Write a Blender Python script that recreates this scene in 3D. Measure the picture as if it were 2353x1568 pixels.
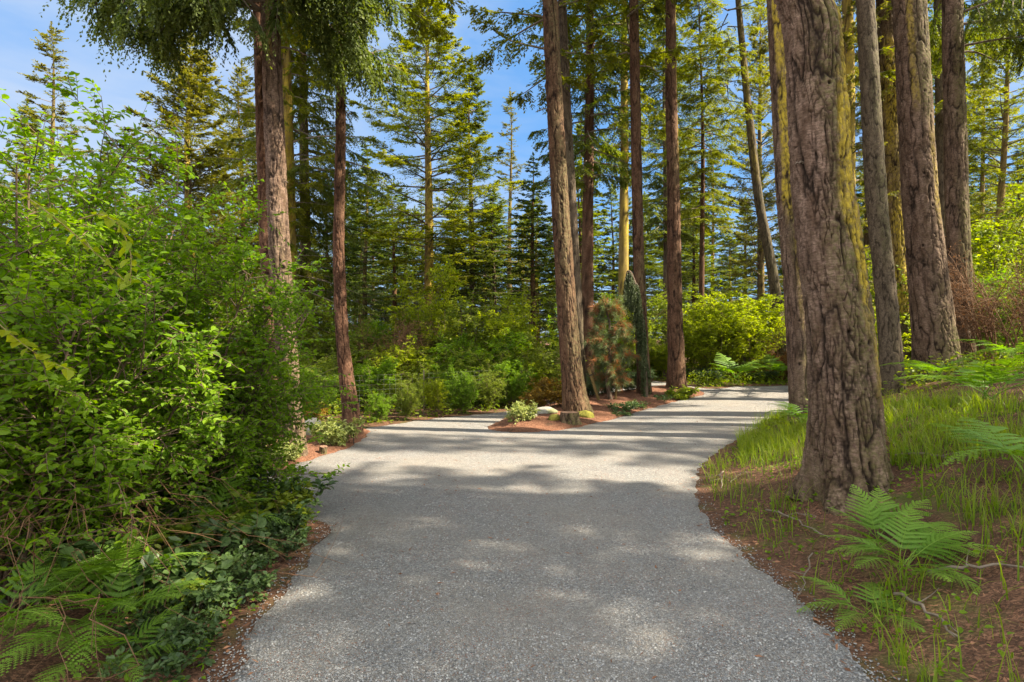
import bpy, math, random
import numpy as np
from mathutils import Vector, Matrix

# ------------------------------------------------------------------ clearing
for o in list(bpy.data.objects):
    bpy.data.objects.remove(o, do_unlink=True)
SC = bpy.context.scene
COL = SC.collection
R = math.radians

# ------------------------------------------------------------------ camera
F_PX, CU, CV, CAM_H = 1300.0, 1176.5, 784.0, 1.6      # measured in a 2353 px wide view of the photo
cam_d = bpy.data.cameras.new("camera")
cam_d.sensor_width = 36.0
cam_d.lens = 36.0 * F_PX / 2353.0
cam_d.clip_start = 0.05
cam_d.clip_end = 2000.0
cam = bpy.data.objects.new("camera", cam_d)
COL.objects.link(cam)
cam.location = (0, 0, CAM_H)
cam.rotation_euler = (R(90), 0, 0)
SC.camera = cam

# ------------------------------------------------------------------ light
SUN_AZ, SUN_EL = 101.0, 43.0          # azimuth from +Y towards +X
az, el = R(SUN_AZ), R(SUN_EL)
SUN_DIR = Vector((math.cos(el) * math.sin(az), math.cos(el) * math.cos(az), math.sin(el)))
sun_d = bpy.data.lights.new("sun", 'SUN')
sun_d.energy = 5.0
sun_d.angle = R(0.5)
sun_d.color = (1.0, 0.88, 0.68)
sun = bpy.data.objects.new("sun", sun_d)
COL.objects.link(sun)
sun.rotation_euler = SUN_DIR.to_track_quat('Z', 'Y').to_euler()
sun.location = (20, 10, 40)

W = bpy.data.worlds.new("World")
SC.world = W
W.use_nodes = True
nt = W.node_tree
nt.nodes.clear()
def wn(t, **k):
    n = nt.nodes.new(t)
    for a, b in k.items():
        setattr(n, a, b)
    return n
wo = wn('ShaderNodeOutputWorld')
bg = wn('ShaderNodeBackground')
sky = wn('ShaderNodeTexSky', sky_type='NISHITA', sun_disc=False, sun_elevation=el, sun_rotation=az,
         air_density=1.0, dust_density=0.3, ozone_density=2.5)
tc = wn('ShaderNodeTexCoord')
mp = wn('ShaderNodeMapping')
mp.inputs['Scale'].default_value = (1.3, 1.3, 4.5)
mp.inputs['Rotation'].default_value = (0.12, 0.2, 0.5)
cn = wn('ShaderNodeTexNoise')
cn.inputs['Scale'].default_value = 2.1
cn.inputs['Detail'].default_value = 7.0
cn.inputs['Roughness'].default_value = 0.55
cn.inputs['Distortion'].default_value = 0.5
cr = wn('ShaderNodeValToRGB')
cr.color_ramp.elements[0].position = 0.40
cr.color_ramp.elements[1].position = 0.86
sepd = wn('ShaderNodeSeparateXYZ')
nt.links.new(tc.outputs['Generated'], sepd.inputs['Vector'])
mr = wn('ShaderNodeMapRange')                  # thin veil is thicker towards the left of the view
mr.inputs['From Min'].default_value = 0.15
mr.inputs['From Max'].default_value = -0.65
mr.inputs['To Min'].default_value = 0.0
mr.inputs['To Max'].default_value = 0.30
nt.links.new(sepd.outputs['X'], mr.inputs['Value'])
mr2 = wn('ShaderNodeMapRange')                 # unseen bright white veil beside and behind the camera, added as neutral fill
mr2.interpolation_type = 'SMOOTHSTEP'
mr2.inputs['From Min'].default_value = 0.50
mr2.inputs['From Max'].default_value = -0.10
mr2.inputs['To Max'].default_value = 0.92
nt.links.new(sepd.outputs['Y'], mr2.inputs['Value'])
addv = wn('ShaderNodeMath', operation='ADD')
nt.links.new(mr.outputs['Result'], addv.inputs[1])
rear_fill = wn('ShaderNodeMix', data_type='RGBA')
rear_fill.inputs['B'].default_value = (4.2, 4.2, 4.15, 1)
nt.links.new(mr2.outputs['Result'], rear_fill.inputs['Factor'])
mixc = wn('ShaderNodeMix', data_type='RGBA')
mixc.inputs['B'].default_value = (1.02, 1.22, 1.55, 1)
hs = wn('ShaderNodeHueSaturation')
hs.inputs['Saturation'].default_value = 1.4
hs.inputs['Value'].default_value = 0.6
sc_ = wn('ShaderNodeMath', operation='MULTIPLY')
sc_.inputs[1].default_value = 0.85
nt.links.new(tc.outputs['Generated'], mp.inputs['Vector'])
nt.links.new(mp.outputs['Vector'], cn.inputs['Vector'])
nt.links.new(cn.outputs['Fac'], addv.inputs[0])
nt.links.new(addv.outputs[0], cr.inputs['Fac'])
nt.links.new(cr.outputs['Color'], sc_.inputs[0])
nt.links.new(sky.outputs['Color'], hs.inputs['Color'])
deep = wn('ShaderNodeMix', data_type='RGBA')   # clear spring air: the blue stays deep towards the horizon
deep.inputs['Factor'].default_value = 0.82
deep.inputs['B'].default_value = (0.36, 0.74, 1.40, 1)
nt.links.new(hs.outputs['Color'], deep.inputs['A'])
nt.links.new(deep.outputs['Result'], mixc.inputs['A'])
nt.links.new(sc_.outputs[0], mixc.inputs['Factor'])
nt.links.new(mixc.outputs['Result'], rear_fill.inputs['A'])
nt.links.new(rear_fill.outputs['Result'], bg.inputs['Color'])
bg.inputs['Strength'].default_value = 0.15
nt.links.new(bg.outputs['Background'], wo.inputs['Surface'])

SC.view_settings.view_transform = 'Standard'
SC.view_settings.look = 'None'
SC.view_settings.gamma = 1.0
SC.view_settings.exposure = 2.05
SC.cycles.max_bounces = 8
SC.cycles.diffuse_bounces = 4
SC.cycles.transmission_bounces = 5
SC.cycles.sample_clamp_indirect = 6.0

# ------------------------------------------------------------------ mesh helpers
def link(o, parent=None):
    COL.objects.link(o)
    if parent is not None:
        o.parent = parent
    return o

def tag(o, label=None, cat=None, group=None, kind=None):
    if label: o['label'] = label
    if cat: o['category'] = cat
    if group: o['group'] = group
    if kind: o['kind'] = kind
    return o

def empty(name, loc, rz=0.0):
    o = bpy.data.objects.new(name, None)
    o.empty_display_size = 0.2
    COL.objects.link(o)
    o.location = loc
    o.rotation_euler = (0, 0, rz)
    return o

def make_mesh(name, V, faces, attrs=None, smooth=False, mats=()):
    """V: (N,3); faces: list of (M,k) integer arrays"""
    me = bpy.data.meshes.new(name)
    V = np.asarray(V, dtype=np.float32)
    me.vertices.add(len(V))
    me.vertices.foreach_set('co', V.ravel())
    faces = [np.asarray(f, dtype=np.int32) for f in faces if len(f)]
    loops = np.concatenate([f.ravel() for f in faces])
    starts, s = [], 0
    for f in faces:
        starts.append(np.arange(len(f), dtype=np.int32) * f.shape[1] + s)
        s += f.size
    starts = np.concatenate(starts)
    me.loops.add(len(loops))
    me.loops.foreach_set('vertex_index', loops)
    me.polygons.add(len(starts))
    me.polygons.foreach_set('loop_start', starts)
    me.update(calc_edges=True)
    me.polygons.foreach_set('use_smooth', np.full(len(starts), bool(smooth)))
    for k, a in (attrs or {}).items():
        at = me.attributes.new(k, 'FLOAT', 'POINT')
        at.data.foreach_set('value', np.asarray(a, dtype=np.float32))
    for m in mats:
        me.materials.append(m)
    me.update()
    return me

def part(name, V, faces, mat, parent=None, attrs=None, smooth=False):
    return link(bpy.data.objects.new(name, make_mesh(name, V, faces, attrs, smooth, (mat,))), parent)

def share(name, me, parent=None):
    return link(bpy.data.objects.new(name, me), parent)

def copy_tree(o, parent=None):
    c = o.copy()
    COL.objects.link(c)
    if parent is not None:
        c.parent = parent
    for ch in list(o.children):
        copy_tree(ch, c)
    return c

def nrm(a):
    return a / np.maximum(np.linalg.norm(a, axis=-1, keepdims=True), 1e-9)

def tubes(P, Rr, sides=5):
    """P (B,K,3) polylines, Rr (B,K) radii -> verts, quads"""
    B, K, _ = P.shape
    T = np.empty_like(P)
    T[:, 1:-1] = P[:, 2:] - P[:, :-2]
    T[:, 0] = P[:, 1] - P[:, 0]
    T[:, -1] = P[:, -1] - P[:, -2]
    T = nrm(T)
    ref = np.tile(np.array([0.31, 0.17, 0.93]), (B, 1))
    flip = np.abs((T.mean(1) * ref).sum(1)) > 0.8
    ref[flip] = np.array([0.95, -0.2, 0.1])
    A = nrm(np.cross(T, ref[:, None, :]))
    Bv = np.cross(T, A)
    th = np.linspace(0, 2 * np.pi, sides, endpoint=False)
    V = P[:, :, None, :] + Rr[:, :, None, None] * (A[:, :, None, :] * np.cos(th)[None, None, :, None] + Bv[:, :, None, :] * np.sin(th)[None, None, :, None])
    b, k, s = np.meshgrid(np.arange(B), np.arange(K - 1), np.arange(sides), indexing='ij')
    base = b * K * sides
    i0 = base + k * sides + s
    i1 = base + k * sides + (s + 1) % sides
    Q = np.stack([i0, i1, i1 + sides, i0 + sides], -1).reshape(-1, 4)
    return V.reshape(-1, 3), Q

def merge(*parts):
    """parts: (V, F) pairs with F of one face size each -> V, [faces grouped]"""
    off, Vs, by = 0, [], {}
    for V, Fx in parts:
        Vs.append(V)
        by.setdefault(Fx.shape[1], []).append(Fx + off)
        off += len(V)
    return np.concatenate(Vs), [np.concatenate(f) for f in by.values()]

# ------------------------------------------------------------------ numpy noise
def _h(ix, iy, iz, seed):
    n = (ix.astype(np.int64) * 374761393 + iy.astype(np.int64) * 668265263 + iz.astype(np.int64) * 2147483647 + seed * 974634541) & 0xFFFFFFFF
    n = ((n ^ (n >> 13)) * 1274126177) & 0xFFFFFFFF
    n = ((n ^ (n >> 16)) * 2246822519) & 0xFFFFFFFF
    return ((n ^ (n >> 15)) & 0xFFFFFF) / float(0x1000000)

def vnoise(x, y, z, seed=0):
    x, y, z = np.broadcast_arrays(np.asarray(x, float), np.asarray(y, float), np.asarray(z, float))
    ix, iy, iz = np.floor(x).astype(np.int64), np.floor(y).astype(np.int64), np.floor(z).astype(np.int64)
    fx, fy, fz = x - ix, y - iy, z - iz
    fx, fy, fz = [f * f * (3 - 2 * f) for f in (fx, fy, fz)]
    r = 0
    for dx in (0, 1):
        for dy in (0, 1):
            for dz in (0, 1):
                w = (fx if dx else 1 - fx) * (fy if dy else 1 - fy) * (fz if dz else 1 - fz)
                r = r + w * _h(ix + dx, iy + dy, iz + dz, seed)
    return r

def fbm(x, y, z, seed=0, octv=4):
    s, a, t = 0, 0.5, 0
    for o in range(octv):
        s = s + a * vnoise(x * 2 ** o, y * 2 ** o, z * 2 ** o, seed + o * 17)
        t += a
        a *= 0.5
    return s / t

def worley(x, y, z, seed=0):
    ix, iy, iz = np.floor(x).astype(np.int64), np.floor(y).astype(np.int64), np.floor(z).astype(np.int64)
    f1 = np.full(x.shape, 9.0)
    f2 = np.full(x.shape, 9.0)
    for dx in (-1, 0, 1):
        for dy in (-1, 0, 1):
            for dz in (-1, 0, 1):
                cx, cy, cz = ix + dx, iy + dy, iz + dz
                d = np.sqrt((cx + _h(cx, cy, cz, seed) - x) ** 2 + (cy + _h(cx, cy, cz, seed + 5) - y) ** 2 + (cz + _h(cx, cy, cz, seed + 9) - z) ** 2)
                m = d < f1
                f2 = np.where(m, f1, np.minimum(f2, d))
                f1 = np.where(m, d, f1)
    return f1, f2

# ------------------------------------------------------------------ terrain
def smooth(a, b, x):
    t = np.clip((x - a) / (b - a), 0, 1)
    return t * t * (3 - 2 * t)

BANK = np.array([(2.6, -14), (2.1, -3), (1.8, 0), (1.72, 2.65), (1.74, 3.8), (1.74, 4.9), (2.05, 6.4), (3.15, 8.5), (4.4, 10.4), (6.2, 12.6), (10, 15.2), (16, 18), (40, 26), (120, 45)], float)

def seg_dist(x, y, poly, closed):
    """distance to polyline and sign (positive = right of its direction, or inside when closed)"""
    shp = np.shape(x)
    x, y = np.ravel(np.asarray(x, float)), np.ravel(np.asarray(y, float))
    best = np.full(x.shape, 1e9)
    sgn = np.ones(x.shape)
    inside = np.zeros(x.shape, bool)
    n = len(poly)
    for i in range(n if closed else n - 1):
        ax, ay = poly[i]
        bx, by = poly[(i + 1) % n]
        dx, dy = bx - ax, by - ay
        t = np.clip(((x - ax) * dx + (y - ay) * dy) / (dx * dx + dy * dy + 1e-12), 0, 1)
        d = np.hypot(x - ax - t * dx, y - ay - t * dy)
        c = (x - ax) * dy - (y - ay) * dx
        m = d < best
        best = np.where(m, d, best)
        sgn = np.where(m, np.sign(c), sgn)
        if closed:
            cond = ((ay > y) != (by > y)) & (x < (bx - ax) * (y - ay) / (by - ay + 1e-12) + ax)
            inside ^= cond
    r = np.where(inside, best, -best) if closed else best * sgn
    return r.reshape(shp)

MOUNDS = []          # (polygon, height, width): filled in once the outlines are known

def terr0(x, y):
    x, y = np.asarray(x, float), np.asarray(y, float)
    z = 0.30 * smooth(7, 17, y) * smooth(-1, 6, x)
    s = np.maximum(seg_dist(x, y, BANK, False), 0)
    s1 = s * s / (s + 1.4)
    z = z + 1.7 * (1 - np.exp(-s1 / 2.7))
    far = np.maximum(y - 19.5 + 0.15 * x, 0)
    z = z + 0.9 * (1 - np.exp(-far / 9.0)) * smooth(-2, 8, x)
    # gentle lie of the land far away, flat near the camera
    r = np.hypot(x, y)
    z = z + smooth(40, 140, r) * 4.0 * (fbm(x / 60.0, y / 60.0, 0 * x, 3, 2) - 0.35)
    # left verge rises a little under the shrubs
    z = z + 0.12 * smooth(-1.9, -3.6, x) * smooth(5.0, 4.2, y)
    return z

def terr(x, y):
    z = terr0(x, y)
    for poly, h, w in MOUNDS:
        s = np.maximum(seg_dist(x, y, poly, True), 0)
        z = z + h * (1 - np.exp(-s / w))
    return z

def P(u, v, d):
    return np.array([(u - CU) / F_PX * d, d, CAM_H - (v - CV) / F_PX * d])

def G(u, v, fn=None, dmin=1.5, dmax=60.0):
    """the point of the ground that the photo shows at (u, v)"""
    fn = fn or terr
    d = np.concatenate([np.arange(dmin, 25, 0.02), np.arange(25, dmax, 0.2)])
    x, z = (u - CU) / F_PX * d, CAM_H - (v - CV) / F_PX * d
    below = z <= fn(x, d)
    if not below.any():
        return np.array([x[-1], dmax, float(fn(x[-1], dmax))])
    i = int(np.argmax(below))
    return np.array([x[i], d[i], z[i]])

def tz(x, y):
    return float(terr(np.array([x]), np.array([y]))[0])

def curve(pts, n=8):
    """closed Catmull-Rom through 2-D points"""
    p = np.array(pts, float)
    out = []
    N = len(p)
    for i in range(N):
        a, b, c, d = p[(i - 1) % N], p[i], p[(i + 1) % N], p[(i + 2) % N]
        k = n if np.linalg.norm(c - b) > 0.25 else 3
        for t in np.linspace(0, 1, k, endpoint=False):
            out.append(0.5 * ((2 * b) + (-a + c) * t + (2 * a - 5 * b + 4 * c - d) * t * t + (-a + 3 * b - 3 * c + d) * t ** 3))
    return np.array(out)

g0 = lambda u, v: tuple(G(u, v, terr0)[:2])
ROAD = curve([(2.1, -5), (1.85, 0)] + [g0(*q) for q in ((2010, 1568), (1900, 1450), (1780, 1340), (1700, 1270), (1640, 1210), (1602, 1150), (1595, 1110), (1612, 1070), (1662, 1030), (1735, 985), (1820, 940))]
             + [(10, 15.0), (15, 17.5), (24, 20.5), (24, 23.5), (15, 21.0), (11.5, 19.4)] + [g0(1820, 886), g0(1700, 889), g0(1622, 894)]
             + [(4.6, 18.6), (2.2, 17.0)] + [g0(1180, 943), g0(1010, 962), g0(850, 985), g0(848, 997), g0(800, 1030), g0(700, 1060), g0(620, 1085)]
             + [(-4.4, 6.4), (-9, 6.2), (-16, 6.6), (-16, 4.6), (-9, 4.5), (-4, 4.95), (-2.4, 5.05)] + [g0(*q) for q in ((738, 1200), (742, 1240), (690, 1310), (625, 1400), (560, 1500), (515, 1568))]
             + [(-1.45, 0), (-1.6, -5)], 7)
ISLAND = curve([g0(*q) for q in ((1122, 985), (1160, 993), (1220, 994), (1310, 986), (1400, 966), (1490, 941), (1560, 921), (1618, 906))]
               + [(4.9, 16.2), (3.6, 16.0), (2.0, 15.0), (0.9, 13.8)] + [g0(1190, 950), g0(1150, 968)], 6)
BED = curve([g0(*q) for q in ((849, 996), (800, 1030), (700, 1060), (615, 1086))] + [(-4.4, 6.45), (-5.2, 7.6), (-4.6, 9.2)] + [g0(700, 972), g0(790, 984), g0(842, 988)], 6)
MOUNDS.append((ISLAND, 0.26, 0.9))
MOUNDS.append((BED, 0.10, 0.5))

# ------------------------------------------------------------------ materials
class NT:
    def __init__(self, name):
        self.m = bpy.data.materials.new(name)
        self.m.use_nodes = True
        self.t = self.m.node_tree
        self.t.nodes.clear()
        self.out = self.n('ShaderNodeOutputMaterial')
    def n(self, t, ins=None, **k):
        n = self.t.nodes.new(t)
        for a, b in k.items():
            setattr(n, a, b)
        for a, b in (ins or {}).items():
            if hasattr(b, 'is_output') or isinstance(b, bpy.types.NodeSocket):
                self.t.links.new(b, n.inputs[a])
            else:
                n.inputs[a].default_value = b
        return n
    def mix(self, fac, a, b, blend='MIX'):
        n = self.n('ShaderNodeMix', data_type='RGBA', blend_type=blend)
        for k, v in (('Factor', fac), ('A', a), ('B', b)):
            if isinstance(v, bpy.types.NodeSocket):
                self.t.links.new(v, n.inputs[k])
            else:
                n.inputs[k].default_value = (v if k == 'Factor' else (*v, 1))
        return n.outputs['Result']
    def math(self, op, a, b=0.0, c=0.0, clamp=False):
        n = self.n('ShaderNodeMath', operation=op, use_clamp=clamp)
        for i, v in enumerate((a, b, c)):
            if isinstance(v, bpy.types.NodeSocket):
                self.t.links.new(v, n.inputs[i])
            else:
                n.inputs[i].default_value = v
        return n.outputs[0]
    def ramp(self, fac, stops):
        n = self.n('ShaderNodeValToRGB', {'Fac': fac})
        e = n.color_ramp.elements
        while len(e) < len(stops):
            e.new(0.5)
        for i, (p, c) in enumerate(stops):
            e[i].position = p
            e[i].color = (*c, 1) if len(c) == 3 else c
        return n.outputs['Color']
    def coord(self, scale=(1, 1, 1), kind='Object'):
        if kind == 'Position':
            o = self.n('ShaderNodeNewGeometry').outputs['Position']
        else:
            o = self.n('ShaderNodeTexCoord').outputs[kind]
        return self.n('ShaderNodeMapping', {'Vector': o, 'Scale': scale}).outputs['Vector']
    def noise(self, vec, scale, detail=4, rough=0.55, dist=0.0):
        return self.n('ShaderNodeTexNoise', {'Vector': vec, 'Scale': scale, 'Detail': detail, 'Roughness': rough, 'Distortion': dist}).outputs['Fac']
    def bump(self, h, strength=0.5, dist=0.01, normal=None):
        ins = {'Height': h, 'Strength': strength, 'Distance': dist}
        if normal is not None:
            ins['Normal'] = normal
        return self.n('ShaderNodeBump', ins).outputs['Normal']
    def surf(self, col, rough=0.8, normal=None, spec=0.3):
        ins = {'Base Color': col if isinstance(col, bpy.types.NodeSocket) else (*col, 1), 'Roughness': rough, 'Specular IOR Level': spec}
        if normal is not None:
            ins['Normal'] = normal
        b = self.n('ShaderNodeBsdfPrincipled', ins)
        self.t.links.new(b.outputs[0], self.out.inputs['Surface'])
        return self.m

def leaf_mat(name, dark, light, tip=None, transl=0.42, tcol=(1.0, 1.0, 0.45), rough=0.55, clump=1.2, tipf=0.6):
    k = NT(name)
    rnd = k.n('ShaderNodeNewGeometry').outputs['Random Per Island']
    pos = k.coord((1, 1, 1), 'Position')
    nz = k.noise(pos, clump, 3, 0.6)
    f = k.math('MULTIPLY_ADD', rnd, 0.65, k.math('MULTIPLY_ADD', nz, 1.3, -0.5), clamp=True)
    col = k.mix(f, dark, light)
    if tip is not None:
        at = k.n('ShaderNodeAttribute', attribute_name='tip').outputs['Fac']
        col = k.mix(k.math('MULTIPLY', at, tipf, clamp=True), col, tip)
    b = k.n('ShaderNodeBsdfPrincipled', {'Base Color': col, 'Roughness': rough, 'Specular IOR Level': 0.25})
    tc2 = k.mix(1.0, col, tcol, 'MULTIPLY')
    tc3 = k.n('ShaderNodeHueSaturation', {'Color': tc2, 'Value': 1.5, 'Saturation': 1.1}).outputs['Color']
    t = k.n('ShaderNodeBsdfTranslucent', {'Color': tc3})
    s = k.n('ShaderNodeMixShader', {0: transl})
    k.t.links.new(b.outputs[0], s.inputs[1])
    k.t.links.new(t.outputs[0], s.inputs[2])
    k.t.links.new(s.outputs[0], k.out.inputs['Surface'])
    return k.m

def bark_mat(name, dark, mid, light, lichen=(0.40, 0.30, 0.03), green=(0.15, 0.16, 0.07), flake=70.0):
    k = NT(name)
    at = lambda a: k.n('ShaderNodeAttribute', attribute_name=a).outputs['Fac']
    fis = at('fis')
    v1 = k.coord((1, 1, 0.45))
    n1 = k.noise(v1, 9.0, 5, 0.65)
    n2 = k.noise(k.coord((1, 1, 2.6)), flake, 5, 0.75)
    col = k.mix(k.ramp(n1, [(0.36, (0, 0, 0)), (0.66, (1, 1, 1))]), mid, light)
    col = k.mix(k.math('MULTIPLY', k.ramp(n2, [(0.42, (0, 0, 0)), (0.58, (1, 1, 1))]), 0.7), col, tuple(c * 0.55 for c in mid))
    gm = k.math('MULTIPLY', at('moss'), k.ramp(k.noise(k.coord(), 30.0, 4, 0.7), [(0.35, (0, 0, 0)), (0.6, (1, 1, 1))]), clamp=True)
    col = k.mix(k.math('MULTIPLY', gm, 0.75), col, green)
    lm = k.math('MULTIPLY', at('lich'), k.ramp(k.noise(k.coord((1, 1, 0.6)), 22.0, 4, 0.7), [(0.33, (0, 0, 0)), (0.58, (1, 1, 1))]), clamp=True)
    col = k.mix(k.math('MULTIPLY', lm, 0.9), col, lichen)
    col = k.mix(k.math('MULTIPLY', fis, 1.15, clamp=True), col, dark)
    hgt = k.math('ADD', k.math('MULTIPLY', n2, 0.5), n1)
    return k.surf(col, 0.9, k.bump(hgt, 0.8, 0.016), 0.15)

def plain_mat(name, a, b, scale=20.0, rough=0.85, stretch=(1, 1, 1), bump=0.3):
    k = NT(name)
    n1 = k.noise(k.coord(stretch), scale, 5, 0.65)
    return k.surf(k.mix(k.ramp(n1, [(0.3, (0, 0, 0)), (0.7, (1, 1, 1))]), a, b), rough, k.bump(n1, bump, 0.01), 0.2)

def gravel_mat():
    k = NT('road_gravel')
    pos = k.coord((1, 1, 1), 'Position')
    warp = k.n('ShaderNodeTexNoise', {'Vector': pos, 'Scale': 40.0, 'Detail': 2.0})
    wv = k.n('ShaderNodeVectorMath', {0: pos, 1: k.n('ShaderNodeVectorMath', {0: warp.outputs['Color'], 1: (0.008, 0.008, 0.008)}, operation='MULTIPLY').outputs[0]}, operation='ADD').outputs[0]
    vo = k.n('ShaderNodeTexVoronoi', {'Vector': wv, 'Scale': 88.0, 'Randomness': 1.0})
    vo2 = k.n('ShaderNodeTexVoronoi', {'Vector': wv, 'Scale': 190.0})
    ve = k.n('ShaderNodeTexVoronoi', {'Vector': wv, 'Scale': 88.0}, feature='DISTANCE_TO_EDGE')
    sp = k.n('ShaderNodeSeparateColor', {'Color': vo.outputs['Color']})
    sp2 = k.n('ShaderNodeSeparateColor', {'Color': vo2.outputs['Color']})
    col = k.ramp(sp.outputs['Red'], [(0.0, (0.07, 0.072, 0.074)), (0.3, (0.17, 0.175, 0.178)), (0.7, (0.275, 0.28, 0.278)), (1.0, (0.42, 0.415, 0.395))])
    col = k.mix(k.math('MULTIPLY', k.ramp(sp.outputs['Green'], [(0.80, (0, 0, 0)), (0.95, (1, 1, 1))]), 0.6), col, (0.30, 0.20, 0.13))
    col = k.mix(0.35, col, k.ramp(sp2.outputs['Red'], [(0.0, (0.09, 0.09, 0.09)), (1.0, (0.40, 0.39, 0.37))]))
    big = k.noise(pos, 0.55, 4, 0.6)
    fine = k.noise(pos, 6.0, 4, 0.7)
    col = k.mix(k.ramp(big, [(0.38, (0, 0, 0)), (0.65, (0.6, 0.6, 0.6))]), col, (0.31, 0.28, 0.235))
    col = k.mix(k.ramp(fine, [(0.45, (0, 0, 0)), (0.75, (0.35, 0.35, 0.35))]), col, (0.18, 0.17, 0.16))
    gap = k.ramp(ve.outputs['Distance'], [(0.0, (0, 0, 0)), (0.22, (1, 1, 1))])
    col = k.mix(k.math('MULTIPLY', k.math('SUBTRACT', 1.0, gap), 0.55), col, (0.10, 0.095, 0.09))
    spk = k.noise(pos, 2.3, 3, 0.5)
    red = k.math('MULTIPLY', k.ramp(sp2.outputs['Green'], [(0.955, (0, 0, 0)), (0.965, (1, 1, 1))]), k.ramp(spk, [(0.40, (0, 0, 0)), (0.6, (1, 1, 1))]))
    col = k.mix(red, col, (0.22, 0.07, 0.03))
    h = k.math('ADD', gap, k.math('MULTIPLY', sp.outputs['Blue'], 0.7))
    return k.surf(col, 0.85, k.bump(h, 0.75, 0.008), 0.25)

def chips_mat(name, cols, dirt, scale=55.0, green=None, gthr=0.6):
    k = NT(name)
    pos = k.coord((1, 1, 1), 'Position')
    warp = k.n('ShaderNodeTexNoise', {'Vector': pos, 'Scale': 14.0, 'Detail': 3.0})
    wv = k.n('ShaderNodeVectorMath', {0: pos, 1: k.n('ShaderNodeVectorMath', {0: warp.outputs['Color'], 1: (0.07, 0.07, 0.07)}, operation='MULTIPLY').outputs[0]}, operation='ADD').outputs[0]
    st = k.n('ShaderNodeMapping', {'Vector': wv, 'Scale': (1, 2.2, 1), 'Rotation': (0, 0, 0.7)}).outputs['Vector']
    vo = k.n('ShaderNodeTexVoronoi', {'Vector': st, 'Scale': scale})
    vb = k.n('ShaderNodeTexVoronoi', {'Vector': wv, 'Scale': scale * 1.7})
    sp = k.n('ShaderNodeSeparateColor', {'Color': vo.outputs['Color']})
    sp2 = k.n('ShaderNodeSeparateColor', {'Color': vb.outputs['Color']})
    col = k.ramp(sp.outputs['Red'], cols)
    col = k.mix(k.ramp(sp2.outputs['Red'], [(0.5, (0, 0, 0)), (0.9, (0.7, 0.7, 0.7))]), col, dirt)
    big = k.noise(pos, 1.1, 5, 0.65)
    col = k.mix(k.ramp(big, [(0.4, (0, 0, 0)), (0.7, (0.75, 0.75, 0.75))]), col, dirt)
    if green is not None:
        gn = k.noise(pos, 1.7, 6, 0.7)
        col = k.mix(k.ramp(gn, [(gthr - 0.08, (0, 0, 0)), (gthr + 0.1, (0.85, 0.85, 0.85))]), col, green)
    h = k.math('ADD', sp.outputs['Blue'], k.math('MULTIPLY', k.noise(pos, 30.0, 4, 0.7), 1.5))
    return k.surf(col, 0.95, k.bump(h, 0.8, 0.015), 0.1)

M = {}
M['road'] = gravel_mat()
M['mulch'] = chips_mat('red_mulch', [(0.0, (0.07, 0.034, 0.022)), (0.5, (0.20, 0.088, 0.050)), (1.0, (0.36, 0.19, 0.12))], (0.11, 0.055, 0.036))
M['floor'] = chips_mat('forest_duff', [(0.0, (0.05, 0.030, 0.020)), (0.5, (0.13, 0.065, 0.04)), (1.0, (0.26, 0.14, 0.085))], (0.075, 0.045, 0.03), 60.0, (0.075, 0.095, 0.022), 0.60)
M['bark_red'] = bark_mat('red_brown_bark', (0.012, 0.006, 0.004), (0.080, 0.036, 0.021), (0.165, 0.092, 0.058), flake=30.0)
M['bark'] = bark_mat('grey_brown_bark', (0.016, 0.010, 0.007), (0.088, 0.052, 0.036), (0.235, 0.158, 0.122), green=(0.105, 0.11, 0.03), flake=26.0)
M['bark_fine'] = bark_mat('fine_grey_bark', (0.022, 0.016, 0.011), (0.085, 0.061, 0.042), (0.165, 0.125, 0.092), green=(0.10, 0.105, 0.040), flake=40.0)
M['bark_yellow'] = bark_mat('lichened_bark', (0.06, 0.04, 0.02), (0.20, 0.14, 0.06), (0.36, 0.25, 0.08))
M['fir'] = leaf_mat('fir_needles', (0.045, 0.080, 0.022), (0.140, 0.180, 0.042), (0.26, 0.27, 0.060), 0.44, (1.0, 1.0, 0.42), 0.6, 0.9)
M['fir_dark'] = leaf_mat('dark_fir_needles', (0.038, 0.074, 0.028), (0.110, 0.155, 0.046), (0.20, 0.23, 0.058), 0.42, (1.0, 1.0, 0.42), 0.6, 0.8)
M['fir_gold'] = leaf_mat('golden_fir_needles', (0.065, 0.082, 0.024), (0.180, 0.180, 0.050), (0.30, 0.26, 0.080), 0.44, (1.0, 1.0, 0.42), 0.6, 0.9)
M['fir_bright'] = leaf_mat('bright_fir_needles', (0.070, 0.105, 0.018), (0.200, 0.215, 0.030), (0.34, 0.33, 0.045), 0.48, (1.0, 1.0, 0.36), 0.6, 0.9)
M['wood'] = plain_mat('grey_limb_wood', (0.10, 0.075, 0.055), (0.22, 0.18, 0.14), 14.0)
M['twig'] = plain_mat('brown_twig_wood', (0.075, 0.040, 0.020), (0.19, 0.105, 0.055), 25.0)
M['stem'] = plain_mat('shrub_stem_wood', (0.07, 0.048, 0.032), (0.17, 0.12, 0.08), 20.0)

# ------------------------------------------------------------------ ground, road, beds
def axis(lo, hi, near_lo, near_hi, step, growth=1.18):
    a = list(np.arange(near_lo, near_hi + 1e-6, step))
    s = step
    while a[-1] < hi:
        s *= growth
        a.append(a[-1] + s)
    s = step
    b = [a[0]]
    while b[-1] > lo:
        s *= growth
        b.append(b[-1] - s)
    return np.array(b[:0:-1] + a)

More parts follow.
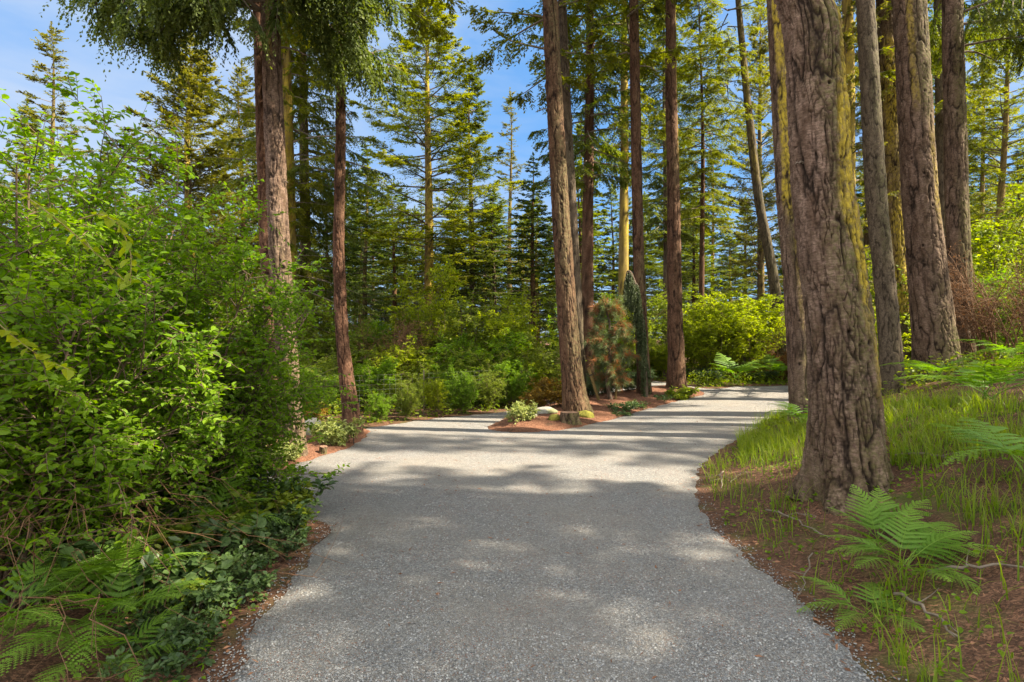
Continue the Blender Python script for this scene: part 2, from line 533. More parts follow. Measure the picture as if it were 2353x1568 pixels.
GX = axis(-400, 400, -6.0, 12.0, 0.075)
GY = axis(-60, 600, 1.2, 19.5, 0.075)
XX, YY = np.meshgrid(GX, GY)
ZZ = terr(XX, YY)
WOB = (fbm(XX * 5, YY * 5, 0 * XX, 11, 3) - 0.5) * 0.16 + (fbm(XX * 16, YY * 16, 0 * XX, 21, 2) - 0.5) * 0.05
SD_ISL = seg_dist(XX, YY, ISLAND, True) + WOB * 0.6
SD_ROAD = np.minimum(seg_dist(XX, YY, ROAD, True) + WOB, -SD_ISL)
SD_BED = np.minimum(seg_dist(XX, YY, BED, True) + 0.02, -SD_ROAD + 0.03)
RELIEF = (fbm(XX * 3, YY * 3, 0 * XX, 31, 4) - 0.5)
ZF = ZZ + RELIEF * 0.05 * smooth(0.02, -0.5, SD_ROAD) * smooth(0.02, -0.3, SD_ISL)

def grid_sheet(name, Z, mat, sd=None, lift=0.0):
    ny, nx = XX.shape
    idx = np.arange(ny * nx).reshape(ny, nx)
    q = np.stack([idx[:-1, :-1], idx[:-1, 1:], idx[1:, 1:], idx[1:, :-1]], -1).reshape(-1, 4)
    V = np.stack([XX, YY, Z + lift], -1).reshape(-1, 3)
    if sd is None:
        return part(name, V, [q], mat, smooth=True)
    s = sd.ravel()
    sq = s[q] > 0
    full = q[sq.all(1)]
    mixed = q[sq.any(1) & ~sq.all(1)]
    newV, tris, cache = [], [], {}
    n0 = len(V)
    for cell in mixed:
        ring = []
        for a, b in zip(cell, np.roll(cell, -1)):
            if s[a] > 0:
                ring.append(int(a))
            if (s[a] > 0) != (s[b] > 0):
                key = (min(a, b), max(a, b))
                if key not in cache:
                    t = s[a] / (s[a] - s[b])
                    newV.append(V[a] + (V[b] - V[a]) * t - np.array([0, 0, 0.012]))
                    cache[key] = n0 + len(newV) - 1
                ring.append(cache[key])
        for i in range(1, len(ring) - 1):
            tris.append((ring[0], ring[i], ring[i + 1]))
    V = np.concatenate([V, np.array(newV)])
    tris = np.array(tris)
    used = np.zeros(len(V), bool)
    used[full.ravel()] = True
    used[tris.ravel()] = True
    rm = np.cumsum(used) - 1
    return part(name, V[used], [rm[full], rm[tris]], mat, smooth=True)

tag(grid_sheet('ground', ZF, M['floor']), kind='structure')
RZ = ZZ + 0.012 + 0.012 * RELIEF
tag(grid_sheet('gravel_road', RZ, M['road'], SD_ROAD), kind='structure')
tag(grid_sheet('island_mulch', ZZ + RELIEF * 0.05, M['mulch'], SD_ISL, 0.012), kind='structure')
tag(grid_sheet('bed_mulch', ZZ + RELIEF * 0.04, M['mulch'], SD_BED, 0.010), kind='structure')

# ------------------------------------------------------------------ tree trunks
def limb_spray(Pl, L, rng, gap=0.11, hang=0.12, blen=0.34, nl=14, ll=(0.075, 0.155), lw=0.024, ang=(42, 66), s0=0.12, lmax=0.95):
    """flat sprays of needle tufts on the limbs Pl (B,K,3); returns tri verts (N*3,3) and tip attribute"""
    B, K, _ = Pl.shape
    n = np.maximum((L / gap).astype(int), 4)
    bi = np.repeat(np.arange(B), n)
    N = len(bi)
    s = rng.uniform(s0, 1.0, N) ** 0.85
    f = s * (K - 1)
    i0 = np.minimum(f.astype(int), K - 2)
    fr = (f - i0)[:, None]
    p = Pl[bi, i0] * (1 - fr) + Pl[bi, i0 + 1] * fr
    t = nrm(Pl[bi, i0 + 1] - Pl[bi, i0])
    up = np.array([0, 0, 1.0])
    side = nrm(np.cross(t, up))
    sg = np.where(rng.random(N) < 0.5, 1.0, -1.0)[:, None]
    A = np.radians(rng.uniform(ang[0], ang[1], N))[:, None]
    d = nrm(t * np.cos(A) + side * sg * np.sin(A) + up * (rng.normal(0, 0.16, N)[:, None] - hang))
    l = np.clip((0.16 + blen * L[bi] ** 0.75 * (1 - s) ** 0.7) * rng.uniform(0.55, 1.25, N), 0.12, lmax)
    # the limb's own end is a spray too
    bi2 = np.arange(B)
    p = np.concatenate([p, Pl[:, -2]])
    d = np.concatenate([d, nrm(Pl[:, -1] - Pl[:, -2])])
    l = np.concatenate([l, np.full(B, 0.35)])
    s = np.concatenate([s, np.ones(B)])
    N = len(p)
    r = (np.arange(nl)[None, :] + rng.uniform(0, 1, (N, nl))) / nl
    q = p[:, None, :] + d[:, None, :] * (l[:, None] * r)[..., None]
    q[..., 2] -= hang * 1.2 * (l[:, None] * r ** 2)
    sd = nrm(np.cross(d, up) + rng.normal(0, 0.15, (N, 3)))
    alt = np.where((np.arange(nl) % 2) == 0, 1.0, -1.0)[None, :, None]
    nd = nrm(d[:, None, :] * 0.8 + sd[:, None, :] * alt * rng.uniform(0.3, 1.0, (N, nl, 1)) + rng.normal(0, 0.22, (N, nl, 3)) - up * hang * 0.8)
    ln = rng.uniform(ll[0], ll[1], (N, nl))[..., None] * (1.15 - 0.45 * r[..., None])
    wv = nrm(np.cross(nd, up + rng.normal(0, 0.45, (N, nl, 3)))) * (lw * rng.uniform(0.7, 1.3, (N, nl, 1)))
    V = np.stack([q - wv * 0.6, q + nd * ln * 0.45 + wv, q + nd * ln], 2)
    V2 = np.stack([q + wv * 0.6, q + nd * ln * 0.55 - wv, q + nd * ln], 2)
    V = np.concatenate([V, V2], 1).reshape(-1, 3)
    tip = np.clip((s[:, None] * 0.5 + r * 0.6) - 0.25 + rng.normal(0, 0.15, (N, nl)), 0, 1)
    tip = np.repeat(np.concatenate([tip, tip], 1).reshape(-1), 3)
    return V, tip

def tri_idx(V):
    return np.arange(len(V)).reshape(-1, 3)

def limbs_of(rng, H, z0, Rmax, el0, el1, droop, tipup, spacing, prof, per=(3, 6), K=9, miss=0.08):
    """whorled limbs of a conifer: (B,K,3), lengths"""
    out, Ls = [], []
    z = z0
    ph = rng.uniform(0, 6.28)
    while z < H - 0.25:
        t = (z - z0) / (H - z0)
        n = rng.integers(per[0], per[1])
        ph += rng.uniform(0.6, 1.6)
        for i in range(n):
            if rng.random() < miss:
                continue
            L = max(Rmax * prof(t) * rng.uniform(0.62, 1.12), 0.22)
            a = ph + i * 6.283 / n + rng.normal(0, 0.25)
            e = math.radians(el0 + (el1 - el0) * t + rng.normal(0, 7))
            s = np.linspace(0, 1, K)
            h = L * math.cos(e) * s
            zz = z + rng.uniform(-0.2, 0.2) + L * (math.sin(e) * s - droop * s ** 2 + tipup * s ** 3) * 1.0
            w = rng.normal(0, 0.06) * L * np.sin(s * 3.0)
            out.append(np.stack([math.cos(a) * h - math.sin(a) * w, math.sin(a) * h + math.cos(a) * w, zz], -1))
            Ls.append(L)
        z += spacing * (0.75 + 0.6 * (1 - t)) * rng.uniform(0.7, 1.3)
    # leader
    s = np.linspace(0, 1, K)
    out.append(np.stack([0 * s, 0 * s, H - 0.6 + 0.75 * s], -1))
    Ls.append(0.5)
    return np.array(out), np.array(Ls)

def trunk_mesh(name, C, rad, sides, mat, rng, fdepth=0.02, cw=0.10, ch=0.34, flare=0.5, fh=0.35, lobes=5, moss=0.3, lich=(), z_res=None, mossdir=(0.8, -0.6), knots=0):
    """C (K,3) centre line (dense), rad (K,) radii. Bark plates are real relief; 'fis' marks the fissures, 'lich' and 'moss' the growths"""
    K = len(C)
    th = np.linspace(0, 2 * np.pi, sides, endpoint=False)
    zz = C[:, 2][:, None] + 0 * th[None, :]
    h0 = (C[:, 2] - C[0, 2])[:, None]
    ct, st = np.cos(th)[None, :], np.sin(th)[None, :]
    seed = int(rng.integers(1, 9999))
    rr = rad[:, None] * (1 + 0.05 * (vnoise(ct * 1.5 + 9, st * 1.5, zz * 0.8, seed) - 0.5) * 2)
    rr = rr * (1 + flare * np.exp(-h0 / fh) * (0.75 + 0.5 * np.cos(lobes * th + seed)[None, :] + 0.4 * np.cos(3 * th + seed * 2)[None, :]))
    X, Y = rr * ct, rr * st
    fis, disp = 0 * X, 0 * X
    if fdepth > 0:
        wx = (fbm(X / cw * 0.9, Y / cw * 0.9, zz / ch * 1.6, seed + 1, 2) - 0.5) * 1.3
        wy = (fbm(X / cw * 0.9 + 31, Y / cw * 0.9, zz / ch * 1.6, seed + 2, 2) - 0.5) * 1.3
        wz = (fbm(X / cw * 0.9, Y / cw * 0.9 + 17, zz / ch * 1.6, seed + 6, 2) - 0.5) * 0.8
        # long wavering furrows: zero lines of stretched noise, broken up along their length
        n1 = fbm(X / cw / 1.5 + wx * 0.22, Y / cw / 1.5 + wy * 0.22, zz / ch / 2.2 + wz * 0.15, seed + 3, 2) - 0.5 + (fbm(X / cw * 3.5, Y / cw * 3.5, zz / ch * 5.5, seed + 51, 2) - 0.5) * 0.10
        n2 = fbm(X / cw * 1.2 + wx * 0.35 + 7, Y / cw * 1.2 + wy * 0.35, zz / ch / 1.2 + wz * 0.3, seed + 23, 2) - 0.5 + (fbm(X / cw * 3.5 + 5, Y / cw * 3.5, zz / ch * 5.5, seed + 52, 2) - 0.5) * 0.12
        amt = smooth(0.30, 0.52, fbm(X / cw / 2.2, Y / cw / 2.2, zz / ch / 0.9, seed + 4, 3))
        r1 = np.exp(-(np.abs(n1) / 0.042) ** 1.6) * (0.45 + 0.50 * amt)
        r2 = np.exp(-(np.abs(n2) / 0.036) ** 1.6) * (1 - 0.75 * amt) * 0.8
        f1, f2 = worley(X / cw * 1.5 + wx * 1.2, Y / cw * 1.5 + wy * 1.2, zz / ch * 1.7 + wz * 1.5, seed + 7)
        r3 = np.exp(-((f2 - f1) / 0.11) ** 1.6) * 0.6 * smooth(0.35, 0.6, fbm(X / cw, Y / cw, zz / ch * 1.5, seed + 31, 2))
        fis = np.maximum(np.maximum(r1, r2), r3)
        plate = fbm(X / cw * 2.0, Y / cw * 2.0, zz / ch * 7.0, seed + 8, 3) - 0.5
        disp = -fdepth * fis + fdepth * 0.75 * plate + fdepth * 0.5 * (1 - fis) * np.clip(np.abs(n1) * 5, 0, 1)
        fis = np.clip(fis - 0.08 + np.clip(-plate, 0, 1) * 0.5, 0, 1)
    for j in range(knots):
        kz = rng.uniform(C[0, 2] + 0.8, C[0, 2] + 6)
        kt = rng.uniform(-2.9, -0.2)
        ks = rng.uniform(0.018, 0.034)
        da = (np.angle(np.exp(1j * (th - kt)))[None, :]) * rad[:, None]
        dd = np.hypot(da, (zz - kz) * 0.8) / ks
        dd = dd * (0.7 + 0.8 * fbm(X * 30, Y * 30, zz * 30, seed + 40 + j, 2))
        disp = disp + 0.010 * np.exp(-(dd - 1.4) ** 2 * 1.5) - 0.025 * np.exp(-dd ** 2 * 1.6)
        fis = np.maximum(fis, np.exp(-dd ** 2 * 1.5))
    V = np.stack([C[:, 0][:, None] + (rr + disp) * ct, C[:, 1][:, None] + (rr + disp) * st, zz + 0 * rr], -1)
    lic = 0 * X
    for a0, aw, za, zb, amp in lich:
        dang = np.abs(np.angle(np.exp(1j * (th - a0))))[None, :] + (fbm(X * 4, Y * 4, zz * 1.2, seed + 12, 3) - 0.5) * 1.6 * aw
        win = smooth(aw, aw * 0.35, dang) * smooth(za - 0.3, za + 0.3, zz) * smooth(zb + 0.4, zb - 0.4, zz)
        lic = np.maximum(lic, amp * win * (0.45 + 0.75 * smooth(0.35, 0.6, fbm(X * 3, Y * 3, zz * 0.9, seed + 13, 3))))
    mo = np.clip(moss * (0.25 + 1.3 * smooth(-0.4, 0.9, ct * mossdir[0] + st * mossdir[1])) * (0.4 + 1.1 * smooth(0.35, 0.65, fbm(X * 2.5, Y * 2.5, zz * 0.7, seed + 14, 3))) + 0.5 * np.exp(-h0 / 0.35) * moss / 0.3 * 0.7, 0, 1)
    k, s = np.meshgrid(np.arange(K - 1), np.arange(sides), indexing='ij')
    Q = np.stack([k * sides + s, k * sides + (s + 1) % sides, (k + 1) * sides + (s + 1) % sides, (k + 1) * sides + s], -1).reshape(-1, 4)
    return make_mesh(name, V.reshape(-1, 3), [Q], {'fis': fis.ravel(), 'lich': np.clip(lic, 0, 1).ravel(), 'moss': mo.ravel()}, True, (mat,))

def crown_of(Pl, L, V, tip, mat, thick=1.0):
    K = Pl.shape[1]
    rad = (0.010 + 0.010 * L)[:, None] * np.linspace(1, 0.12, K)[None, :] * thick
    LV, LQ = tubes(Pl, rad, 5)
    n = len(V)
    me = make_mesh('crown', np.concatenate([V, LV]), [tri_idx(V), LQ + n], {'tip': np.concatenate([tip, np.zeros(len(LV))])}, False, (mat, M['wood']))
    mi = np.zeros(n // 3 + len(LQ), np.int32)
    mi[n // 3:] = 1
    me.polygons.foreach_set('material_index', mi)
    return me

def conifer_crown(seed, H, z0, Rmax, el0, el1, droop, tipup, spacing, prof, mat, **sp):
    rng = np.random.default_rng(seed)
    Pl, L = limbs_of(rng, H, z0, Rmax, el0, el1, droop, tipup, spacing, prof, per=sp.pop('per', (3, 6)), miss=sp.pop('miss', 0.08))
    V, tip = limb_spray(Pl, L, rng, **sp)
    return crown_of(Pl, L, V, tip, mat)

# profile functions of a crown: 0 at its foot .. 1 at its top
pyramid = lambda t: (1 - t) ** 0.8 * (0.75 + 0.25 * min(t * 6, 1))
broad = lambda t: (1 - t ** 1.6) ** 0.9 * (0.55 + 0.45 * min(t * 4, 1))
narrow = lambda t: (1 - t) ** 0.65 * 0.8
ragged = lambda t: (1 - t) ** 0.6 * (0.5 + 0.5 * min(t * 3, 1)) * (0.85 + 0.3 * math.sin(t * 23))

KITS = {}
def kit(key, *a, **k):
    KITS[key] = (a, k)
    return key
def get_kit(key):
    v = KITS[key]
    if isinstance(v, tuple) and isinstance(v[1], dict):
        a, k = v
        KITS[key] = conifer_crown(*a, **k)
        v = KITS[key]
    return v

# crowns built at true size: name -> seed, height, foot, radius, limb angles low/high, droop, tip lift, whorl spacing, profile, needles
kit('upswept', 11, 14.0, 0.6, 3.3, 18, 42, 0.05, 0.08, 0.36, broad, M['fir_gold'], gap=0.055, hang=0.03, ll=(0.08, 0.16), per=(4, 7))
kit('layered', 12, 18.0, 1.6, 4.3, -6, 34, 0.16, 0.14, 0.38, pyramid, M['fir'], gap=0.055, hang=0.10, per=(4, 7))
kit('layered_gold', 13, 18.0, 1.2, 4.2, 2, 40, 0.12, 0.14, 0.40, broad, M['fir_gold'], gap=0.055, hang=0.07, miss=0.14, per=(4, 7))
kit('big_fir', 14, 20.0, 4.5, 4.4, -4, 38, 0.16, 0.18, 0.44, broad, M['fir_bright'], gap=0.05, hang=0.09, miss=0.12, per=(4, 7))
kit('sparse', 15, 18.0, 2.0, 2.9, -4, 36, 0.14, 0.16, 0.50, narrow, M['fir_gold'], gap=0.07, hang=0.08, miss=0.18)
kit('droopy', 16, 20.0, 1.5, 4.2, -8, 25, 0.26, 0.10, 0.40, ragged, M['fir'], gap=0.05, hang=0.34, blen=0.42, per=(4, 7))
kit('droopy_bright', 17, 22.0, 2.2, 4.0, -6, 25, 0.24, 0.12, 0.44, ragged, M['fir_bright'], gap=0.05, hang=0.30, blen=0.40, per=(4, 7))
kit('dark', 18, 18.0, 0.8, 3.9, -8, 30, 0.18, 0.12, 0.42, pyramid, M['fir_dark'], gap=0.07, hang=0.14, ll=(0.11, 0.21), lw=0.034, nl=12)
kit('dark2', 19, 18.0, 2.8, 3.6, -10, 30, 0.18, 0.12, 0.48, ragged, M['fir_dark'], gap=0.07, hang=0.16, ll=(0.11, 0.21), lw=0.034, nl=12)
kit('far', 20, 18.0, 1.0, 4.0, -6, 30, 0.15, 0.12, 0.50, pyramid, M['fir'], gap=0.11, hang=0.12, ll=(0.16, 0.32), lw=0.055, nl=8)
kit('high', 21, 26.0, 11.0, 3.6, -8, 30, 0.20, 0.14, 0.50, ragged, M['fir'], gap=0.06, hang=0.20, ll=(0.09, 0.17), lw=0.022)
kit('high2', 22, 26.0, 8.5, 3.4, -8, 30, 0.20, 0.14, 0.55, ragged, M['fir_bright'], gap=0.06, hang=0.24, ll=(0.09, 0.17), lw=0.022)
kit('clear', 24, 22.0, 6.8, 4.0, -8, 25, 0.24, 0.12, 0.42, ragged, M['fir'], gap=0.05, hang=0.30, blen=0.40, per=(4, 7))
kit('clear_bright', 25, 22.0, 7.6, 3.8, -6, 28, 0.22, 0.12, 0.44, ragged, M['fir_bright'], gap=0.05, hang=0.22, blen=0.38, per=(4, 7))
kit('shade', 23, 24.0, 3.5, 4.6, -6, 30, 0.18, 0.12, 0.50, broad, M['fir_dark'], gap=0.10, hang=0.15, ll=(0.18, 0.34), lw=0.06, nl=8)

def centre_line(pix, d, H, n_px, base=None, dtilt=0.0):
    """pix: [(u, v, width_px)] from the foot up, at depth d. Returns dense centre line and radii, continued above the picture to height H"""
    pts = np.array([P(u, v, d) for u, v, w in pix])
    rad = np.array([w for u, v, w in pix]) * d / F_PX / 2
    if base is not None:
        pts[0] = base
    pts[0, 2] -= 0.12
    # continue upwards
    dirv = pts[-1] - pts[-2]
    dirv = dirv / dirv[2]
    zt = H
    ext = pts[-1] + dirv * (zt - pts[-1, 2]) * np.array([0.55, 0.55, 1])
    pts = np.vstack([pts, ext])
    rad = np.append(rad, max(rad[-1] * 0.30, 0.03))
    z = pts[:, 2]
    lo = np.arange(z[0], P(0, -40, d)[2], n_px)
    hi = np.arange(lo[-1] + n_px, zt, max(0.25, n_px))
    zz = np.concatenate([lo, hi])
    # smooth monotone interpolation
    def itp(v):
        lin = np.interp(zz, z, v)
        kk = 2 * int(0.5 / n_px) + 1
        if kk > 3:
            pad = np.pad(lin, kk // 2, mode='reflect', reflect_type='odd')
            sm = np.convolve(pad, np.ones(kk) / kk, 'valid')
            w = np.clip((zz - z[0]) / 0.6, 0, 1)
            lin = lin * (1 - w) + sm * w
        return lin
    return np.stack([itp(pts[:, 0]), itp(pts[:, 1]), zz], -1), itp(rad)

def grown_tree(name, label, pix, mat, seed, H=26.0, d=None, crown=None, crown_scale=(1, 1), sides=64, step=0.03, group=None, base_v=None, **tk):
    """a tall conifer whose trunk follows the photo's outline; crown: kit key, hung at the top of the trunk"""
    rng = np.random.default_rng(seed)
    if d is None:
        b = G(pix[0][0], pix[0][1])
        d = b[1]
        base = b
    else:
        x = (pix[0][0] - CU) / F_PX * d
        base = np.array([x, d, tz(x, d)])
    C, rad = centre_line(pix, d, H, step, base)
    root = empty(name, tuple(base))
    tag(root, label, 'tree', group)
    me = trunk_mesh('trunk', C - base, rad, sides, mat, rng, **tk)
    share('trunk', me, root)
    if crown:
        cm = get_kit(crown)
        kH = {'high': 11.0, 'high2': 8.5}.get(crown, 2.0)
        top = C[-1] - base
        for nm, mm in (('crown', cm),):
            o = share(nm, mm, root)
            sx, szz = crown_scale
            o.scale = (sx, sx, szz)
            o.location = (top[0], top[1], top[2] - (26.0 if crown.startswith('high') else 18.0) * szz + 0.3)
            o.rotation_euler = (0, 0, rng.uniform(0, 6.28))
    root['_d'] = d
    return root, C, rad, d

L2 = -math.pi / 2          # the side of a trunk that faces the camera
TREES = {}
def T(key, *a, **k):
    TREES[key] = grown_tree(*a, **k)

big = dict(fdepth=0.026, cw=0.060, ch=0.30)
T('t9', 'fir_tree', 'thickest fir trunk on the right bank, deeply furrowed, with a yellow lichen streak', [(1958, 1128, 150), (1948, 1040, 146), (1942, 920, 143), (1924, 700, 134), (1893, 460, 126), (1878, 230, 120), (1862, 0, 115)],
  M['bark'], 1, 27, crown='high', sides=320, step=0.008, flare=0.55, fh=0.28, lobes=5, moss=0.42, knots=14,
  lich=((L2 + 0.50, 0.62, 1.5, 3.3, 2.2), (L2 + 0.75, 0.5, 0.9, 1.7, 0.8), (L2 + 0.95, 0.55, 2.6, 5.0, 1.0)), **big)
T('t8', 'fir_tree', 'slimmer fir trunk half hidden behind the thickest trunk, with a long yellow streak', [(1852, 975, 64), (1842, 860, 58), (1834, 723, 54), (1814, 460, 53), (1800, 230, 50), (1789, 0, 49)],
  M['bark'], 2, 26, crown='high2', sides=150, step=0.02, flare=0.3, fh=0.2, moss=0.5, knots=8, fdepth=0.016, cw=0.08, ch=0.3, lich=((L2 - 0.55, 0.60, 3.4, 7.4, 1.6), (L2 - 0.2, 0.25, 1.6, 3.0, 0.35)))
T('t11', 'fir_tree', 'straight grey fir trunk with fine bark, just right of the thickest trunk', [(2053, 905, 52), (2047, 820, 46), (2037, 700, 43), (2013, 460, 42), (2001, 230, 40), (1988, 0, 36)],
  M['bark_fine'], 3, 24, crown='high', crown_scale=(0.8, 0.8), sides=120, step=0.02, flare=0.12, fh=0.2, moss=0.35, knots=6, fdepth=0.010, cw=0.055, ch=0.12, lich=())
T('t13', 'fir_tree', 'stout brown fir trunk between two others at the right, ferns at its foot', [(2160, 862, 98), (2148, 780, 84), (2138, 693, 77), (2114, 460, 70), (2102, 230, 68), (2089, 0, 64)],
  M['bark'], 4, 27, d=10.8, crown='high', sides=220, step=0.014, flare=0.25, fh=0.25, moss=0.45, knots=10, lich=((L2 + 0.5, 0.4, 3.0, 4.6, 0.4), (L2 - 0.6, 0.3, 5.2, 7.5, 0.5)), fdepth=0.02, cw=0.09, ch=0.3)
T('t12', 'fir_tree', 'yellow lichened fir trunk squeezed behind the stout brown trunk', [(2064, 800, 44), (2061, 533, 44), (2057, 460, 43), (2046, 230, 42), (2036, 0, 41)],
  M['bark'], 5, 26, d=15.5, crown='high2', sides=130, step=0.025, flare=0.2, moss=0.4, fdepth=0.016, cw=0.09, ch=0.28, lich=((L2, 1.6, 2.0, 9.5, 0.95),))
T('t15', 'fir_tree', 'dark rough fir trunk rightmost in the near clump', [(2212, 880, 56), (2210, 780, 50), (2205, 650, 46), (2198, 460, 44), (2193, 230, 42), (2188, 0, 40)],
  M['bark'], 6, 26, d=12.6, crown='high', crown_scale=(0.9, 1), sides=140, step=0.02, flare=0.25, moss=0.55, fdepth=0.017, cw=0.08, ch=0.26)
T('t14', 'fir_tree', 'thin pale fir trunk seen between two dark ones at the right', [(2170, 800, 24), (2166, 533, 22), (2163, 460, 21), (2160, 230, 19), (2157, 0, 18)],
  M['bark_fine'], 7, 24, d=17.0, crown='high2', crown_scale=(0.8, 0.9), sides=64, step=0.05, flare=0.1, moss=0.2, fdepth=0.008, cw=0.06, ch=0.14, lich=((L2 + 0.6, 0.8, 2.0, 9.0, 0.5),))
T('t7', 'fir_tree', 'leaning fir trunk whose top tilts left, behind the bright green shrub', [(1797, 790, 26), (1786, 700, 24), (1773, 610, 22), (1743, 460, 20), (1717, 230, 16), (1696, 0, 12)],
  M['bark_fine'], 8, 22, d=21.0, crown='high2', crown_scale=(0.7, 0.7), sides=72, step=0.05, flare=0.1, moss=0.3, fdepth=0.010, cw=0.07, ch=0.2, lich=((L2 - 0.3, 0.9, 7.0, 14.0, 0.4),))
T('t6', 'fir_tree', 'upright fir trunk at the right tip of the mulch island', [(1556, 893, 43), (1554, 820, 37), (1550, 700, 33), (1548, 460, 28), (1542, 230, 26), (1541, 0, 23)],
  M['bark_red'], 9, 26, crown='high', sides=110, step=0.025, flare=0.28, fh=0.3, moss=0.15, fdepth=0.015, cw=0.08, ch=0.28, lich=((L2 + 1.1, 0.6, 6, 12, 0.5),))
T('t5', 'fir_tree', 'dark fir trunk on the island behind the weeping spruce', [(1482, 905, 32), (1474, 760, 28), (1467, 600, 25), (1464, 460, 24), (1460, 230, 23), (1456, 0, 20)],
  M['bark_red'], 10, 26, crown='high2', sides=96, step=0.03, flare=0.25, moss=0.2, fdepth=0.013, cw=0.07, ch=0.24)
T('t3', 'fir_tree', 'large fir trunk on the island beside the stump, moss at its foot', [(1326, 946, 62), (1318, 900, 52), (1309, 800, 47), (1300, 680, 44), (1286, 460, 40), (1274, 230, 37), (1264, 0, 35)],
  M['bark_red'], 11, 27, crown='high', sides=190, step=0.016, flare=0.35, fh=0.22, moss=0.28, knots=8, fdepth=0.017, cw=0.075, ch=0.28)
T('t3b', 'fir_tree', 'narrow fir trunk growing close behind the large island trunk', [(1336, 900, 26), (1326, 700, 24), (1313, 460, 23), (1302, 230, 20), (1291, 0, 18)],
  M['bark_fine'], 12, 25, d=13.6, crown='high2', sides=80, step=0.03, flare=0.2, moss=0.2, fdepth=0.010, cw=0.06, ch=0.2)
T('t2', 'fir_tree', 'reddish fir trunk curving at its foot beside the gravel, in the left bed', [(813, 996, 46), (805, 930, 38), (794, 860, 32), (785, 760, 28), (780, 650, 26), (778, 536, 24), (783, 300, 22), (784, 0, 20)],
  M['bark_red'], 13, 24, crown='high2', sides=150, step=0.018, flare=0.25, fh=0.18, moss=0.04, knots=4, fdepth=0.015, cw=0.06, ch=0.22)
T('t1', 'fir_tree', 'near fir trunk of the left pair, cracked pale bark, foot in the mulch bed', [(684, 1044, 48), (666, 900, 46), (652, 720, 46), (640, 536, 46), (631, 300, 43), (620, 0, 38)],
  M['bark'], 14, 25, crown=None, sides=190, step=0.015, flare=0.2, fh=0.2, moss=0.22, knots=10, fdepth=0.016, cw=0.065, ch=0.2, lich=((L2 + 0.2, 0.5, 5.5, 7.5, 0.4),))
T('t1b', 'fir_tree', 'red brown fir trunk hidden in part behind its pale left neighbour', [(640, 1010, 34), (628, 800, 33), (612, 536, 32), (605, 300, 31), (596, 0, 30)],
  M['bark_red'], 15, 25, d=9.6, crown='high2', sides=120, step=0.025, flare=0.2, moss=0.05, fdepth=0.014, cw=0.06, ch=0.2)

# ------------------------------------------------------------------ conifers behind
def kit_trunk(name, H, r0, mat, seed, lich=0.0, bend=0.15):
    rng = np.random.default_rng(seed)
    z = np.arange(-0.4, H, 0.22)
    C = np.stack([bend * np.sin(z * 0.35 + seed) * z / H, bend * np.cos(z * 0.27 + seed) * z / H, z], -1)
    rad = r0 * np.clip(1 - z / H, 0.02, 1) ** 0.8
    l = ((L2 + 0.3, 2.2, 0.5, H - 2, lich),) if lich else ()
    return trunk_mesh(name, C, rad, 18, mat, rng, fdepth=0.012, cw=0.09, ch=0.3, flare=0.25, moss=0.25, lich=l)

TR = {
    'yellow': kit_trunk('trunk', 18.0, 0.24, M['bark_yellow'], 51, 1.0),
    'brown': kit_trunk('trunk', 18.0, 0.22, M['bark_red'], 52, 0.1),
    'grey': kit_trunk('trunk', 18.0, 0.21, M['bark_fine'], 53, 0.35),
}
KIT_H = {'shade': 24.0, 'upswept': 14.0, 'big_fir': 20.0, 'droopy': 20.0, 'droopy_bright': 22.0, 'clear': 22.0, 'clear_bright': 22.0, 'high': 26.0, 'high2': 26.0}

def conifer(key, u, d, apex_v=None, H=None, trunk='brown', rz=0.0, wide=1.0, label=None, group=None, name='conifer', tr=1.0, lean=0.0, x=None):
    x = (u - CU) / F_PX * d if x is None else x
    z = tz(x, d)
    if H is None:
        H = CAM_H - (apex_v - CV) / F_PX * d - z
    kh = KIT_H.get(key, 18.0)
    sz = H / kh
    sx = (sz ** 0.5) * wide
    root = empty(name, (x, d, z), rz)
    root.rotation_euler = (0, lean, rz)
    tag(root, label, 'tree', group)
    cm = get_kit(key)
    o = share('trunk', TR[trunk], root)
    o.scale = (tr * sz ** 0.5, tr * sz ** 0.5, H / 18.0)
    for nm, mm in (('crown', cm),):
        c = share(nm, mm, root)
        c.scale = (sx, sx, sz)
    return root

conifer('upswept', 437, 21, 88, trunk='yellow', rz=0.4, wide=1.3, label='golden conifer with upswept limbs and yellow trunk, behind the tall left shrub')
conifer('sparse', 118, 23, 68, trunk='grey', rz=1.0, wide=1.35, label='pointed conifer with a ragged thin tip against the sky at far left')
conifer('layered', 62, 27, 235, trunk='brown', rz=2.0, label='shorter yellowish conifer beside the pointed far left one')
conifer('layered', 250, 25, 330, trunk='brown', rz=0.9, label='low bushy conifer between the pointed one and the golden one at left')
conifer('layered_gold', 555, 27, 150, trunk='brown', rz=2.5, wide=0.9, label='conifer just right of the golden upswept one, behind the left trunk pair')
conifer('droopy_bright', 664, 15.5, H=17, trunk='yellow', rz=0.3, wide=0.72, label='yellow trunked conifer with hanging sprays right behind the left trunk pair')
conifer('droopy', 700, 17, H=18, trunk='grey', rz=1.7, wide=0.75, label='pale grey trunked conifer with drooping pale sprays right of the left trunk pair')
conifer('big_fir', 984, 24, -60, trunk='yellow', rz=0.8, wide=1.12, tr=1.15, label='tallest central conifer with broad layered limbs and yellow lower trunk')
conifer('layered', 1084, 30, 135, trunk='grey', rz=2.2, wide=0.95, label='slim pointed conifer right of the tallest central conifer')
conifer('sparse', 1172, 36, 215, trunk='grey', rz=0.2, wide=1.05, label='small thin spire conifer in the sky gap left of the large island trunk')
conifer('clear', 1350, 17.5, H=21, trunk='brown', rz=2.9, wide=0.8, label='drooping conifer right behind the large island trunk, its boughs reaching out left')
